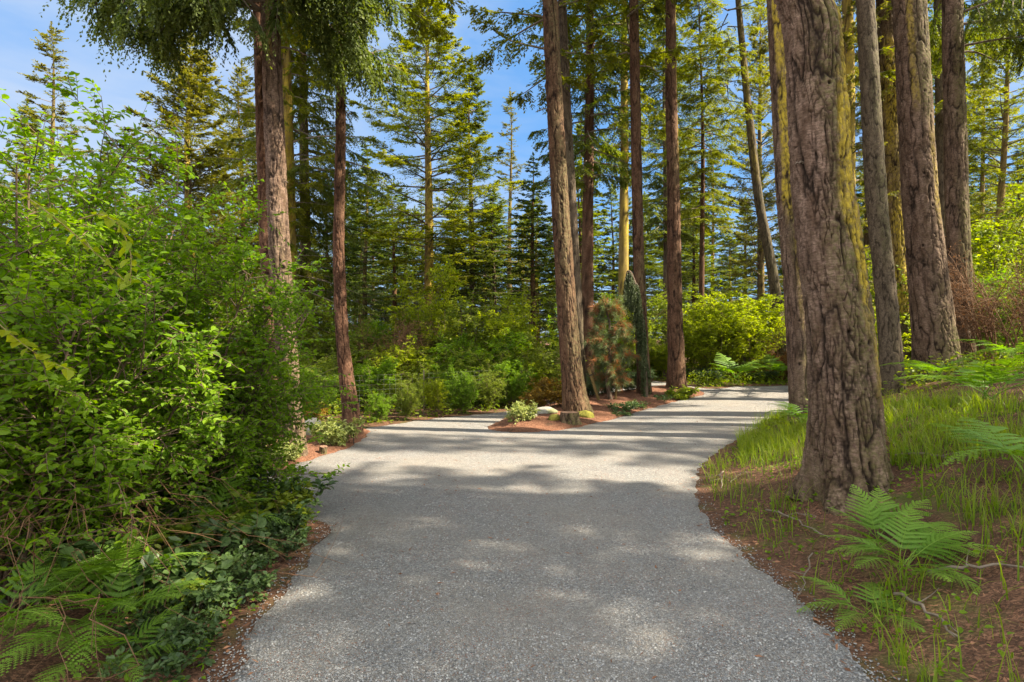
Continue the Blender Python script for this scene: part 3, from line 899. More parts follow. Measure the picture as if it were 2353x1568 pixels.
conifer('clear_bright', 1432, 21, H=24, trunk='yellow', rz=0.9, wide=0.72, tr=0.85, label='yellow trunked conifer between the large island trunk and the weeping spruce trunk')
conifer('clear_bright', 1612, 24, -90, trunk='brown', rz=2.4, wide=0.9, tr=0.7, label='bright green conifer with thin dark trunk right of the upright island trunk')
conifer('clear', 1530, 30, -40, trunk='grey', rz=1.4, label='conifer far behind the upright island trunk')
conifer('layered_gold', 1748, 31, -10, trunk='grey', rz=0.6, wide=0.75, label='feathery conifer in the gap behind the leaning trunk')
conifer('sparse', 1946, 14.5, H=20, trunk='yellow', rz=0.2, wide=0.5, tr=0.85, label='bright yellow trunked conifer close behind the thickest trunk')
conifer('big_fir', 2278, 21, -40, trunk='yellow', rz=1.5, wide=0.72, tr=0.85, lean=-0.06, label='leaning yellow trunked conifer at the far right with sunlit sparse limbs')
conifer('droopy_bright', 2255, 26, -20, trunk='yellow', rz=2.1, wide=0.7, tr=0.7, label='thin yellow trunked conifer beside the leaning one at far right')
conifer('clear', 2120, 27, -60, trunk='brown', rz=0.9, label='conifer behind the right clump of trunks, left of the thin pale trunk')
conifer('clear_bright', 1990, 28, 20, trunk='grey', rz=2.9, label='conifer far behind the straight grey trunk')
conifer('dark', 840, 32, 330, trunk='grey', rz=0.1, wide=1.05, label='dark conifer between the reddish trunk and the tallest central conifer')
conifer('dark2', 905, 29, 420, trunk='brown', rz=1.8, label='low dark conifer left of the tallest central trunk')
conifer('dark', 1045, 27, 470, trunk='brown', rz=1.1, wide=1.0, label='short dark conifer at the right foot of the tallest central conifer')
conifer('dark2', 1135, 29, 440, trunk='grey', rz=2.7, wide=1.0, label='dark conifer with a pale bare trunk below the small spire')
conifer('dark', 1225, 26, 360, trunk='brown', rz=0.6, wide=0.95, label='dark conifer close left of the large island trunk')
conifer('dark2', 755, 25, 420, trunk='grey', rz=2.0, label='dark conifer between the left trunk pair and the reddish trunk')
conifer('layered', 2345, 30, 330, trunk='brown', rz=1.2, label='dense green conifer at the right edge below the open sky')

FR = random.Random(5)
FAR_LAB = 'small conifer in the far forest edge, seen between nearer trees'
i = 0
for row, (d0, vlo, vhi, du) in enumerate(((40, 430, 560, 112), (52, 400, 520, 90), (66, 440, 540, 80))):
    u = -140 + row * 37
    while u < 2500:
        right = 1.0 if 1280 < u < 1680 or u > 1850 else 0.0
        key = FR.choice(['far', 'far', 'dark', 'layered', 'layered'])
        conifer(key, u + FR.uniform(-25, 25), d0 + FR.uniform(-4, 4), FR.uniform(vlo, vhi) - 150 * right * FR.random(), trunk=FR.choice(['brown', 'grey', 'yellow']),
                rz=FR.uniform(0, 6.28), wide=FR.uniform(0.95, 1.35), label=FAR_LAB, group='small conifers in the far forest edge')
        u += du * FR.uniform(0.75, 1.25)
        i += 1

# ------------------------------------------------------------------ leafy shrubs
def grow(par, n, rng, s0, s1, a0, a1, len_fn, K=6, grav=0.0, curl=0.25, flat=1.0):
    """n children on each parent polyline: (B*n,K,3) and their parents' position s"""
    B, Kp, _ = par.shape
    s = rng.uniform(s0, s1, (B, n))
    f = s * (Kp - 1)
    i0 = np.minimum(f.astype(int), Kp - 2)
    fr = (f - i0)[..., None]
    bi = np.arange(B)[:, None]
    p = par[bi, i0] * (1 - fr) + par[bi, i0 + 1] * fr
    t = nrm(par[bi, i0 + 1] - par[bi, i0])
    rv = rng.normal(0, 1, (B, n, 3))
    rv[..., 2] *= flat
    side = nrm(rv - (rv * t).sum(-1, keepdims=True) * t)
    a = np.radians(rng.uniform(a0, a1, (B, n)))[..., None]
    d = nrm(t * np.cos(a) + side * np.sin(a))
    plen = np.linalg.norm(par[:, -1] - par[:, 0], axis=-1)[:, None]
    l = len_fn(s, plen, rng)
    d, p, l, s = d.reshape(-1, 3), p.reshape(-1, 3), l.reshape(-1), s.reshape(-1)
    q = np.linspace(0, 1, K)[None, :, None]
    c = rng.normal(0, curl, (len(p), 3))
    c[:, 2] += grav
    return p[:, None, :] + l[:, None, None] * (d[:, None, :] * q + c[:, None, :] * q ** 2 * 0.6), s

def leaf_cards(p, d, rng, size, droop=0.15, face=0.9, aspect=0.55, simple=False, jit=0.35):
    """leaves at p growing along d: 6-vertex folded blades (or rhombs when simple)"""
    N = len(p)
    up = np.array([0, 0, 1.0])
    d = nrm(d + rng.normal(0, jit, (N, 3)) - up * droop)
    nn = nrm(up * face + rng.normal(0, 0.5, (N, 3)))
    w = nrm(np.cross(nn, d))
    nn = nrm(np.cross(d, w))
    L = (size * rng.uniform(0.6, 1.3, N))[:, None]
    hw = L * aspect * 0.5
    b, tp = p, p + d * L - nn * L * 0.12
    if simple:
        m = p + d * L * 0.45
        V = np.stack([b, m + w * hw + nn * L * .06, tp, m - w * hw + nn * L * .06], 1).reshape(-1, 3)
        return V, np.arange(N * 4).reshape(-1, 4)
    m1, m2 = p + d * L * 0.30, p + d * L * 0.68
    lift = nn * L * 0.09
    V = np.stack([b, m1 + w * hw + lift, m2 + w * hw * 0.85 + lift * 0.7, tp, m2 - w * hw * 0.85 + lift * 0.7, m1 - w * hw + lift], 1).reshape(-1, 3)
    k = np.arange(N)[:, None] * 6
    return V, np.concatenate([k + np.array([[0, 1, 2, 3]]), k + np.array([[0, 3, 4, 5]])])

def along(par, m, rng, lo=0.1):
    """m points with tangents along each polyline, both sides"""
    B, K, _ = par.shape
    s = lo + (1 - lo) * (np.arange(m)[None, :] + rng.uniform(0.1, 0.9, (B, m))) / m
    f = np.clip(s, 0, 0.999) * (K - 1)
    i0 = np.minimum(f.astype(int), K - 2)
    fr = (f - i0)[..., None]
    bi = np.arange(B)[:, None]
    p = par[bi, i0] * (1 - fr) + par[bi, i0 + 1] * fr
    t = nrm(par[bi, i0 + 1] - par[bi, i0])
    sd = nrm(np.cross(t, np.array([0, 0, 1.0])) + 1e-6)
    sg = np.where(np.arange(m) % 2 == 0, 1.0, -1.0)[None, :, None]
    d = nrm(t * 0.5 + sd * sg * 0.8)
    return p.reshape(-1, 3), d.reshape(-1, 3), s.reshape(-1)

def shrub_mesh(seed, H, Rad, stems, br, tw, nleaf, size, leafmat, stemmat, spread=0.5, lean=(0, 0), simple=True, lo=0.25, blen=0.42, tlen=0.2, grav=-0.1, aspect=0.55, stem_r=0.010, face=0.9, flat=0.6, base_r=0.3, droop=0.15):
    rng = np.random.default_rng(seed)
    a = rng.uniform(0, 6.283, stems)
    rr = rng.uniform(0, base_r, stems)
    b = np.stack([np.cos(a) * rr, np.sin(a) * rr, 0 * a - 0.05], -1)
    out = np.stack([np.cos(a), np.sin(a), 0 * a], -1)
    hh = H * rng.uniform(0.6, 1.0, stems)
    ro = Rad * rng.uniform(0.25, 1.0, stems)
    s = np.linspace(0, 1, 9)[None, :, None]
    up = np.array([0, 0, 1.0])
    S = b[:, None, :] + up * hh[:, None, None] * (1.25 * s - 0.25 * s ** 3) + out[:, None, :] * ro[:, None, None] * (spread * s + (1 - spread) * s ** 2.2)
    S = S + np.array([lean[0], lean[1], 0]) * s ** 1.5 + rng.normal(0, 0.03 * H, (stems, 1, 3)) * np.sin(s * 4)
    S[..., 2] = np.maximum(S[..., 2], -0.05)
    B1, s1 = grow(S, br, rng, lo, 1.0, 30, 75, lambda s, p, r: p * blen * (1.15 - 0.7 * s) * r.uniform(0.5, 1.15, s.shape), 7, grav, 0.25, flat)
    T1, s2 = grow(B1, tw, rng, 0.15, 1.0, 30, 70, lambda s, p, r: tlen * r.uniform(0.5, 1.3, s.shape), 5, grav * 0.5, 0.3, flat)
    lp, ld, ls = along(T1, nleaf, rng, 0.15)
    lp2, ld2, ls2 = along(B1, nleaf, rng, 0.35)
    lp, ld = np.concatenate([lp, lp2]), np.concatenate([ld, ld2])
    keep = lp[:, 2] > 0.02
    LV, LF = leaf_cards(lp[keep], ld[keep], rng, size, droop, face, aspect, simple)
    fol = make_mesh('foliage', LV, [LF], None, False, (leafmat,))
    V1, Q1 = tubes(S, stem_r * (0.6 + 0.6 * hh / H)[:, None] * np.linspace(1.3, 0.35, 9)[None, :], 6)
    V2, Q2 = tubes(B1, np.full((len(B1), 1), stem_r * 0.45) * np.linspace(1, 0.4, 7)[None, :], 4)
    V3, Q3 = tubes(T1, np.full((len(T1), 1), stem_r * 0.22) * np.linspace(1, 0.5, 5)[None, :], 3)
    SV, SF = merge((V1, Q1), (V2, Q2), (V3, Q3))
    return fol, make_mesh('stems', SV, SF, None, True, (stemmat,))

def shrub(meshes, loc, label, rz=0.0, sc=(1, 1, 1), name='shrub', cat='shrub', group=None):
    r = empty(name, loc, rz)
    tag(r, label, cat, group)
    for nm, me in zip(('foliage', 'stems'), meshes):
        share(nm, me, r).scale = sc
    return r

M['leaf'] = leaf_mat('shrub_leaves', (0.075, 0.160, 0.008), (0.190, 0.300, 0.016), None, 0.55, (1.0, 1.0, 0.28), 0.5, 2.0)
M['leaf_lime'] = leaf_mat('lime_shrub_leaves', (0.150, 0.215, 0.008), (0.350, 0.390, 0.020), None, 0.58, (1.0, 1.0, 0.22), 0.5, 1.5)
M['leaf_mid'] = leaf_mat('mid_green_leaves', (0.085, 0.135, 0.012), (0.210, 0.255, 0.026), None, 0.50, (1.0, 1.0, 0.32), 0.5, 1.4)
M['leaf_dark'] = leaf_mat('glossy_dark_leaves', (0.020, 0.045, 0.016), (0.060, 0.105, 0.035), None, 0.22, (0.9, 1.0, 0.4), 0.38, 5.0)
M['leaf_salal'] = leaf_mat('salal_leaves', (0.028, 0.055, 0.022), (0.095, 0.150, 0.040), None, 0.25, (0.9, 1.0, 0.35), 0.40, 6.0)
M['leaf_gold'] = leaf_mat('bronze_gold_leaves', (0.12, 0.09, 0.012), (0.28, 0.17, 0.02), None, 0.40, (1.0, 0.8, 0.25), 0.5, 4.0)
M['leaf_pale'] = leaf_mat('pale_variegated_leaves', (0.10, 0.15, 0.03), (0.42, 0.44, 0.16), None, 0.30, (1.0, 1.0, 0.5), 0.45, 30.0)
M['leaf_rust'] = leaf_mat('rusty_dead_leaves', (0.11, 0.05, 0.02), (0.26, 0.13, 0.05), None, 0.3, (1.0, 0.8, 0.5), 0.7, 4.0)
M['fern'] = leaf_mat('fern_green', (0.065, 0.165, 0.020), (0.140, 0.270, 0.035), (0.22, 0.33, 0.04), 0.46, (1.0, 1.0, 0.32), 0.5, 3.0, 0.7)
M['grass'] = leaf_mat('grass_green', (0.070, 0.150, 0.010), (0.190, 0.285, 0.018), (0.34, 0.33, 0.06), 0.52, (1.0, 1.0, 0.28), 0.5, 2.0, 0.5)

# the tall leafy shrubs along the near left verge
def left_shrub(label, x, y, H, Rad, stems, seed, lean, br=20, tw=9, nleaf=6, size=0.05, mat='leaf', lo=0.07, **k):
    me = shrub_mesh(seed, H, Rad, stems, br, tw, nleaf, size, M[mat], M['stem'], lean=lean, simple=False, lo=lo, stem_r=0.011, **k)
    return shrub(me, (x, y, tz(x, y)), label, name='tall_shrub')
left_shrub('tall leafy shrub nearest the gravel on the left, in front of the left trunk pair', -2.66, 4.85, 2.4, 0.75, 14, 201, (0.15, 0), br=20, tw=11, nleaf=8, size=0.043)
left_shrub('tall leafy shrub whose crown rises to a point against the golden conifer', -3.2, 4.9, 3.0, 0.95, 13, 202, (0.1, 0), br=20, tw=11, nleaf=8, size=0.047)
left_shrub('tallest leafy shrub at the left edge below the pointed conifer', -3.55, 4.0, 3.05, 0.85, 14, 203, (0.0, 0.1), br=22, tw=11, nleaf=7, size=0.050)
left_shrub('leafy shrub at the left edge with lower arching shoots over bare brown twigs', -3.0, 3.25, 2.1, 0.75, 12, 204, (0.15, 0.0), br=18, tw=9, nleaf=6, size=0.050, lo=0.18)
left_shrub('low leafy shrub filling the foot of the tall left shrubs beside the gravel', -2.6, 4.72, 1.3, 0.5, 14, 205, (0.05, 0), br=16, tw=9, nleaf=7, size=0.042)
left_shrub('low leafy shrub under the left edge shrubs, behind the corner ferns', -2.95, 3.75, 1.5, 0.7, 14, 206, (0.05, 0), br=16, tw=9, nleaf=7, size=0.045)

# shrubs across the road
BG = {
    'a': shrub_mesh(301, 3.2, 1.5, 16, 16, 8, 6, 0.085, M['leaf_mid'], M['stem'], lo=0.12),
    'b': shrub_mesh(302, 2.6, 1.5, 16, 16, 8, 6, 0.09, M['leaf'], M['stem'], lo=0.1),
    'lime': shrub_mesh(303, 3.4, 1.7, 15, 17, 8, 6, 0.095, M['leaf_lime'], M['stem'], lo=0.12),
    'sapling': shrub_mesh(304, 5.0, 1.2, 6, 20, 8, 6, 0.10, M['leaf_lime'], M['stem'], lo=0.3, spread=0.3),
    'low': shrub_mesh(305, 1.1, 0.9, 18, 12, 6, 5, 0.075, M['leaf_dark'], M['stem'], lo=0.15),
    'dead': shrub_mesh(306, 2.4, 1.1, 16, 14, 7, 1, 0.03, M['leaf_rust'], M['twig'], lo=0.2, stem_r=0.012),
    'rust': shrub_mesh(307, 1.2, 0.9, 16, 12, 6, 5, 0.08, M['leaf_rust'], M['twig'], lo=0.1),
}
def bgs(key, u, d, top_v, label, wide=1.0, rz=0.0, group=None):
    x = (u - CU) / F_PX * d
    z = tz(x, d)
    H0 = {'a': 3.2, 'b': 2.6, 'lime': 3.4, 'sapling': 5.0, 'low': 1.1, 'dead': 2.4, 'rust': 1.2}[key]
    H = CAM_H - (top_v - CV) / F_PX * d - z
    s = H / H0
    return shrub(BG[key], (x, d, z), label, rz, (wide * s ** 0.6, wide * s ** 0.6, s))

bgs('a', 735, 12.6, 800, 'sunlit bush behind the reddish trunk foot, left of it', 1.0, 0.3)
bgs('b', 850, 13.2, 830, 'rounded green bush just right of the reddish trunk', 0.9, 1.2)
bgs('lime', 930, 14.6, 790, 'yellow green bush by the wire fence', 0.85, 2.2)
bgs('dead', 880, 14.8, 720, 'leafless pale brushwood above the hedge behind the wire fence', 0.9, 0.4)
bgs('dead', 930, 16.2, 735, 'tangle of bare pale twigs right of the leafless brushwood', 1.0, 1.4)
bgs('sapling', 1000, 17.0, 560, 'tall thin leafy sapling before the tallest central trunk', 0.8, 2.6)
bgs('a', 1020, 14.4, 800, 'green bush beneath the tall thin sapling', 1.0, 0.8)
bgs('b', 1100, 15.0, 770, 'dense green bush left of the arching stems', 1.1, 1.9)
bgs('lime', 1175, 16.2, 715, 'tall bush with light tufts left of the large island trunk', 0.9, 2.9)
bgs('sapling', 1190, 18.0, 640, 'slender sapling with forked pale stems left of the large island trunk', 0.7, 0.2)
bgs('a', 1235, 15.2, 760, 'green bush right beside the large island trunk, across the road', 0.9, 2.4)
bgs('b', 1160, 14.4, 830, 'low green bush with brown arching stems near the island tip', 0.9, 0.5)
bgs('b', 800, 14.0, 850, 'dark green bush hidden behind the reddish trunk', 1.0, 2.0)
bgs('a', 690, 14.5, 790, 'bush seen through the gap right of the tall left shrub', 1.0, 2.0)
bgs('lime', 1400, 19.0, 760, 'yellow green bush behind the weeping pine', 1.0, 0.6)
bgs('a', 1490, 19.8, 770, 'green bush behind the weeping spruce', 0.9, 1.3)
bgs('b', 1420, 18.6, 850, 'low bush behind the stakes on the island', 0.9, 1.0)
bgs('lime', 1528, 19.4, 790, 'light green bush left of the upright island trunk', 0.8, 2.3)
bgs('lime', 1680, 19.6, 668, 'largest bright lime shrub at the far bend of the road', 1.15, 1.1)
bgs('lime', 1615, 20.6, 735, 'lime shrub between the upright island trunk and the largest lime shrub', 0.9, 2.0)
bgs('lime', 1752, 20.4, 730, 'lime shrub at the right end of the bend, by the dry twigs', 0.8, 0.4)
bgs('dead', 1768, 19.6, 725, 'dry bleached twigs below the leaning trunk', 0.7, 2.0)
bgs('rust', 1795, 18.6, 815, 'rust coloured dead bracken by the far road edge', 0.9, 0.4)
bgs('rust', 1700, 18.3, 845, 'brown leaf tangle under the largest lime shrub', 1.0, 1.4)
bgs('low', 1640, 18.0, 850, 'low dark ivy mound right of the upright island trunk', 1.1, 0.1)
bgs('low', 1740, 18.0, 850, 'low dark ivy mound under the lime shrubs at the bend', 1.1, 1.1)
bgs('low', 1585, 18.8, 845, 'low dark mound directly behind the upright island trunk', 1.0, 2.1)
bgs('lime', 2010, 15.0, 690, 'yellow green shrub in the gap right of the thickest trunk', 0.8, 1.6)
bgs('a', 2075, 16.0, 560, 'tall shrub between the grey trunk and the stout brown trunk', 0.8, 0.9)
bgs('a', 2240, 15.5, 560, 'tall leafy shrub right of the dark rough trunk', 0.9, 2.7)
bgs('b', 2320, 14.0, 620, 'green shrub at the right edge behind bare stems', 0.9, 0.2)
bgs('dead', 2290, 11.6, 560, 'tangle of thin dark bare stems at the right edge', 1.0, 2.2)
bgs('dead', 2360, 10.8, 600, 'bare twiggy bush leaning in at the right edge of the picture', 1.0, 0.7)
bgs('a', 2160, 18.0, 600, 'sunny shrub seen behind the right clump of trunks', 0.9, 1.7)
bgs('b', 1960, 17.0, 720, 'shrub hidden low behind the thickest trunk', 0.8, 1.7)

for k, (key, u, d, v, wd, lab) in enumerate((
        ('b', 720, 11.6, 850, 0.75, 'low sunlit bush left of the reddish trunk'), ('lime', 880, 12.9, 880, 0.55, 'small yellow green bush at the road edge by the wire fence'),
        ('a', 960, 13.6, 850, 0.8, 'green bush spilling over the wire fence'), ('b', 1060, 13.8, 840, 0.8, 'dense green bush on the far road edge below the sapling'),
        ('a', 1130, 14.3, 800, 0.8, 'bush on the far road edge left of the arching stems'), ('lime', 1210, 14.6, 830, 0.7, 'light green bush behind the bronze shrub of the island'),
        ('low', 940, 12.8, 935, 1.0, 'dark ground cover mound along the wire fence'), ('low', 1050, 13.4, 925, 1.0, 'dark ground cover mound under the far hedge'), ('low', 1130, 13.8, 920, 1.0, 'dark ground cover mound at the end of the far hedge'),
        ('lime', 1720, 19.0, 700, 1.0, 'second bright lime shrub at the far bend, right of the largest'), ('lime', 1640, 19.0, 720, 0.9, 'lime shrub pressed against the largest one at the bend'),
        ('a', 770, 15.5, 700, 1.0, 'tall bush in the dark gap behind the reddish trunk'), ('b', 870, 16.5, 740, 1.0, 'tall bush behind the leafless brushwood'),
        ('a', 1080, 17.0, 690, 1.1, 'tall light bush right of the tall thin sapling'), ('lime', 960, 18.5, 700, 1.0, 'tall yellow green bush left of the tall thin sapling'),
        ('a', 1440, 21.0, 660, 1.2, 'tall bush in the gap between the island trunks'), ('b', 1360, 19.5, 700, 1.0, 'tall bush right behind the large island trunk'),
        ('a', 1590, 22.5, 690, 1.2, 'tall bush right behind the upright island trunk'), ('a', 1980, 18.0, 620, 1.0, 'tall bush close behind the thickest trunk'),
        ('lime', 2120, 19.5, 560, 1.2, 'tall sunny shrub far behind the stout brown trunk'), ('a', 2290, 19.0, 480, 1.2, 'tall shrub behind the bare stems at the right edge'),
        ('lime', 2200, 21.0, 520, 1.2, 'pale sunny shrub far behind the dark rough trunk'), ('b', 2330, 12.5, 760, 0.9, 'low green shrub at the right edge beneath the bare stems'))):
    bgs(key, u, d, v, lab, wd, k * 0.83)

for k, (key, u, v, off, top, wd, lab) in enumerate((
        ('b', 870, 984, 0.7, 905, 0.5, 'small green bush overhanging the far gravel edge right of the reddish trunk'), ('a', 935, 975, 0.7, 880, 0.5, 'small bush at the gravel edge under the wire fence'),
        ('lime', 1000, 966, 0.7, 870, 0.5, 'small yellow green bush at the gravel edge, middle of the far hedge'), ('b', 1065, 958, 0.7, 860, 0.55, 'small green bush at the gravel edge left of the arching stems'),
        ('a', 1125, 950, 0.7, 850, 0.55, 'small bush at the gravel edge by the arching stems'), ('b', 1180, 943, 0.7, 840, 0.6, 'small dark bush where the far hedge meets the island'))):
    p = G(u, v)
    bgs(key, u, p[1] + off, top, lab, wd, k * 1.1)

# low leafy growth that covers the soil beyond the road and on the bank
rng = np.random.default_rng(700)
N = 150000
cx, cy = rng.uniform(-9, 16, N), rng.uniform(5.5, 24, N)
sdr = seg_dist(cx, cy, ROAD, True)
ok = (sdr < -0.10) & (seg_dist(cx, cy, ISLAND, True) < 0) & (seg_dist(cx, cy, BED, True) < 0) & (np.abs(cx) < cy * 0.95 + 1)
right = seg_dist(cx, cy, BANK, False) > 0
dn = np.where(right, 0.5 * smooth(7.0, 9.5, cy), smooth(0.10, 0.6, -sdr)) * smooth(0.30, 0.50, fbm(cx * 1.1, cy * 1.1, 0 * cx, 55, 3))
ok &= rng.random(N) < dn
cx, cy, sdr = cx[ok], cy[ok], sdr[ok]
hz = rng.random(len(cx)) ** 1.3 * 0.45 * smooth(0.05, 0.9, -sdr) * (0.4 + fbm(cx * 1.7, cy * 1.7, 0 * cx, 56, 3))
pa = rng.uniform(0, 6.283, len(cx))
LV, LF = leaf_cards(np.stack([cx, cy, terr(cx, cy) + hz], -1), np.stack([np.cos(pa), np.sin(pa), 0 * pa + 0.2], -1), rng, 0.085, 0.1, 0.8, 0.6, True, 0.4)
tag(part('ground_cover', LV, [LF], M['leaf_mid']), kind='stuff')
# small seedlings and ivy along both near verges
N = 9000
cx, cy = rng.uniform(-3.6, 6.5, N), rng.uniform(2.3, 7.5, N)
sdr = seg_dist(cx, cy, ROAD, True)
ok = (sdr < -0.03) & (seg_dist(cx, cy, BED, True) < 0)
dn = np.where(cx < 0, 0.75 * smooth(0.0, 0.35, -sdr), 0.30) * smooth(0.42, 0.62, fbm(cx * 2.3, cy * 2.3, 0 * cx, 58, 3))
ok &= rng.random(N) < dn
cx, cy, sdr = cx[ok], cy[ok], sdr[ok]
cx, cy, sdr = [np.repeat(q, 4) for q in (cx, cy, sdr)]
pa = rng.uniform(0, 6.283, len(cx))
rr_ = rng.uniform(0.0, 0.05, len(cx))
hz = rng.random(len(cx)) * 0.11 + 0.015
LV, LF = leaf_cards(np.stack([cx + np.cos(pa) * rr_, cy + np.sin(pa) * rr_, terr(cx, cy) + hz], -1), np.stack([np.cos(pa), np.sin(pa), 0 * pa + 0.2], -1), rng, 0.034, 0.1, 0.9, 0.62, False, 0.35)
tag(part('verge_seedlings', LV, [LF], M['leaf']), kind='stuff')

# ------------------------------------------------------------------ ferns
def frond_mesh(seed, L=0.6, pairs=15, wid=0.42, droop=0.5):
    """one bracken frond lying along +X from the origin, arching; the leaflets are small triangles"""
    rng = np.random.default_rng(seed)
    s = np.linspace(0, 1, 16)
    path = np.stack([L * s, 0.02 * np.sin(s * 5 + seed) * L, L * (0.55 * s - droop * s ** 2)], -1)
    t = np.gradient(path, axis=0)
    t = nrm(t)
    V, tip, W = [], [], []
    ps = 0.26 + 0.73 * np.linspace(0, 1, pairs) ** 0.88
    for i, q in enumerate(ps):
        f = q * 15
        i0 = min(int(f), 14)
        p = path[i0] * (1 - f + i0) + path[i0 + 1] * (f - i0)
        tg = t[i0]
        k = (q - 0.26) / 0.73
        pl = L * wid * (1 - k) ** 0.9 * (0.8 + 0.2 * min(k * 5, 1)) + 0.016
        for sg in (1, -1):
            a = math.radians(70 - 26 * k) + rng.normal(0, 0.06)
            side = nrm(np.cross(tg, np.array([0, 0, 1.0])))
            nd = nrm(np.cross(side, tg))
            d = nrm(tg * math.cos(a) + side * sg * math.sin(a) + nd * rng.normal(0.05, 0.07))
            m = max(int(pl / 0.0095), 3)
            r = (np.arange(m) + 0.6) / m
            pp = p + d * (pl * r)[:, None] - np.array([0, 0, 1.0]) * (pl * 0.30 * r ** 2)[:, None] + tg * (pl * 0.16 * r ** 2)[:, None]
            gapw = L * 0.73 / pairs
            ll = np.minimum(gapw * 0.50, 0.024) * (1 - r) ** 0.5 * (0.55 + 0.45 * (1 - k)) + 0.003
            e = nrm(np.cross(d, nd))
            for s2 in (1, -1):
                dd = nrm(e * s2 + d * 0.35 + rng.normal(0, 0.06, (m, 3)) - nd * 0.15)
                w = d * 0.0050
                V.append(np.stack([pp - w, pp + w, pp + dd * ll[:, None] + w * 0.5, pp - w * 0.7 + dd * ll[:, None] * 0.9], 1)[:, [0, 1, 2, 0, 2, 3]].reshape(-1, 3))
                tip.append(np.full(m * 6, 0.25 + 0.6 * k))
            W.append(np.stack([p, p + d * pl * 0.5 - np.array([0, 0, pl * 0.075]) + tg * pl * 0.04, p + d * pl - np.array([0, 0, pl * 0.30]) + tg * pl * 0.16]))
    V = np.concatenate(V)
    SV, SQ = tubes(path[None], (0.0038 * np.linspace(1, 0.25, 16))[None] * L / 0.6, 4)
    WV, WQ = tubes(np.array(W), np.full((len(W), 1), 0.0012) * np.array([[1, 0.8, 0.4]]), 3)
    n = len(V)
    nt_ = np.concatenate(tip + [np.full(len(SV) + len(WV), 0.9)])
    return make_mesh('frond', np.concatenate([V, SV, WV]), [np.arange(n).reshape(-1, 3), SQ + n, WQ + n + len(SV)], {'tip': nt_}, False, (M['fern'],))

FRONDS = [frond_mesh(401, 0.6, 14, 0.36, 0.55), frond_mesh(402, 0.6, 15, 0.31, 0.75), frond_mesh(403, 0.6, 13, 0.40, 0.40), frond_mesh(404, 0.6, 15, 0.28, 0.62)]

def fern(x, y, fr, label, group=None, lift=0.0, seed=0, sz=1.0):
    """fr: [(azimuth deg from +X, size factor, tilt deg, roll deg)]"""
    rng = random.Random(seed + 77)
    r = empty('fern', (x, y, tz(x, y) + lift - 0.01))
    tag(r, label, 'fern', group)
    for a, s, tl, ro in fr:
        o = share('frond', FRONDS[rng.randrange(4)], r)
        o.location = (rng.uniform(-0.05, 0.05), rng.uniform(-0.05, 0.05), 0)
        o.rotation_euler = (R(ro), R(-tl), R(a))
        s *= sz
        o.scale = (s, s * rng.uniform(0.9, 1.15), s)
    return r

fern(-2.12, 2.95, [(-62, 1.15, 14, 0), (-22, 1.05, 16, 5), (-100, 1.2, 10, 0), (28, 1.0, 22, 0), (-140, 1.1, 16, 0), (75, 1.0, 34, 0), (165, 1.0, 26, 0), (-40, 0.95, 30, 8), (-82, 1.0, 30, 0), (120, 0.9, 45, 0)], 'large bright bracken fern at the lower left corner, spreading over the verge', seed=1, lift=0.12, sz=0.84)
fern(-2.5, 2.8, [(-70, 1.15, 16, 0), (-25, 1.1, 20, 0), (-120, 1.1, 14, 0), (15, 1.0, 26, 0), (95, 1.0, 40, 0), (-90, 1.0, 36, 0), (50, 1.0, 30, 0)], 'bracken fern cut by the left edge of the picture, at the bottom', seed=2, lift=0.14, sz=0.84)
fern(-2.3, 3.2, [(-45, 1.1, 32, 0), (-95, 1.1, 36, 0), (10, 1.0, 26, 0), (60, 0.9, 45, 0), (150, 1.0, 38, 0), (-72, 1.15, 26, 0), (-20, 1.0, 45, 0), (-120, 1.0, 48, 0)], 'upright bracken fern behind the large corner fern', seed=3, lift=0.16, sz=0.82)
fern(-1.92, 2.72, [(-40, 0.85, 12, 0), (-90, 0.9, 15, 0), (10, 0.75, 12, 0), (-150, 0.9, 22, 0), (60, 0.7, 22, 0), (-65, 0.8, 30, 0)], 'small bracken fern at the gravel side of the large corner fern', seed=4, lift=0.06, sz=0.8)
fern(-2.2, 4.1, [(5, 0.95, 14, 0), (-25, 0.9, 18, 0), (35, 0.85, 22, 0), (-60, 0.8, 30, 0), (80, 0.9, 50, 0), (150, 0.7, 35, 0), (-5, 0.8, 34, 0)], 'bluish bracken fern reaching from under the shrubs towards the gravel edge', seed=5, lift=0.22, sz=0.9)
gp = G(2085, 1330)
fern(gp[0], gp[1], [(170, 1.0, 14, 0), (15, 1.2, 15, 0), (-12, 1.1, 10, 0), (48, 0.95, 30, 0), (190, 0.9, 24, 0), (-150, 0.9, 12, 0), (-60, 0.9, 8, 0), (-100, 0.85, 8, 0), (32, 1.25, 22, 0), (140, 0.9, 26, 0), (0, 1.0, 32, 0)], 'large bracken fern at the foot of the thickest trunk', seed=6, lift=0.06, sz=0.82)
gp = G(2010, 1262)
fern(gp[0], gp[1], [(155, 0.8, 26, 0), (60, 0.85, 40, 0), (12, 1.0, 26, 0), (195, 0.75, 18, 0), (100, 0.85, 48, 0), (-130, 0.8, 15, 0), (-20, 0.9, 18, 0), (35, 0.9, 36, 0)], 'upright bracken fern right against the thickest trunk', seed=7, lift=0.03, sz=0.85)
gp = G(2000, 1425)
fern(gp[0], gp[1], [(172, 0.75, 12, 0), (8, 0.75, 10, 0), (-80, 0.7, 8, 0), (60, 0.7, 24, 0), (130, 0.7, 26, 0), (-150, 0.7, 10, 0)], 'low bracken fern nearest the gravel in front of the thickest trunk', seed=8, sz=0.85)
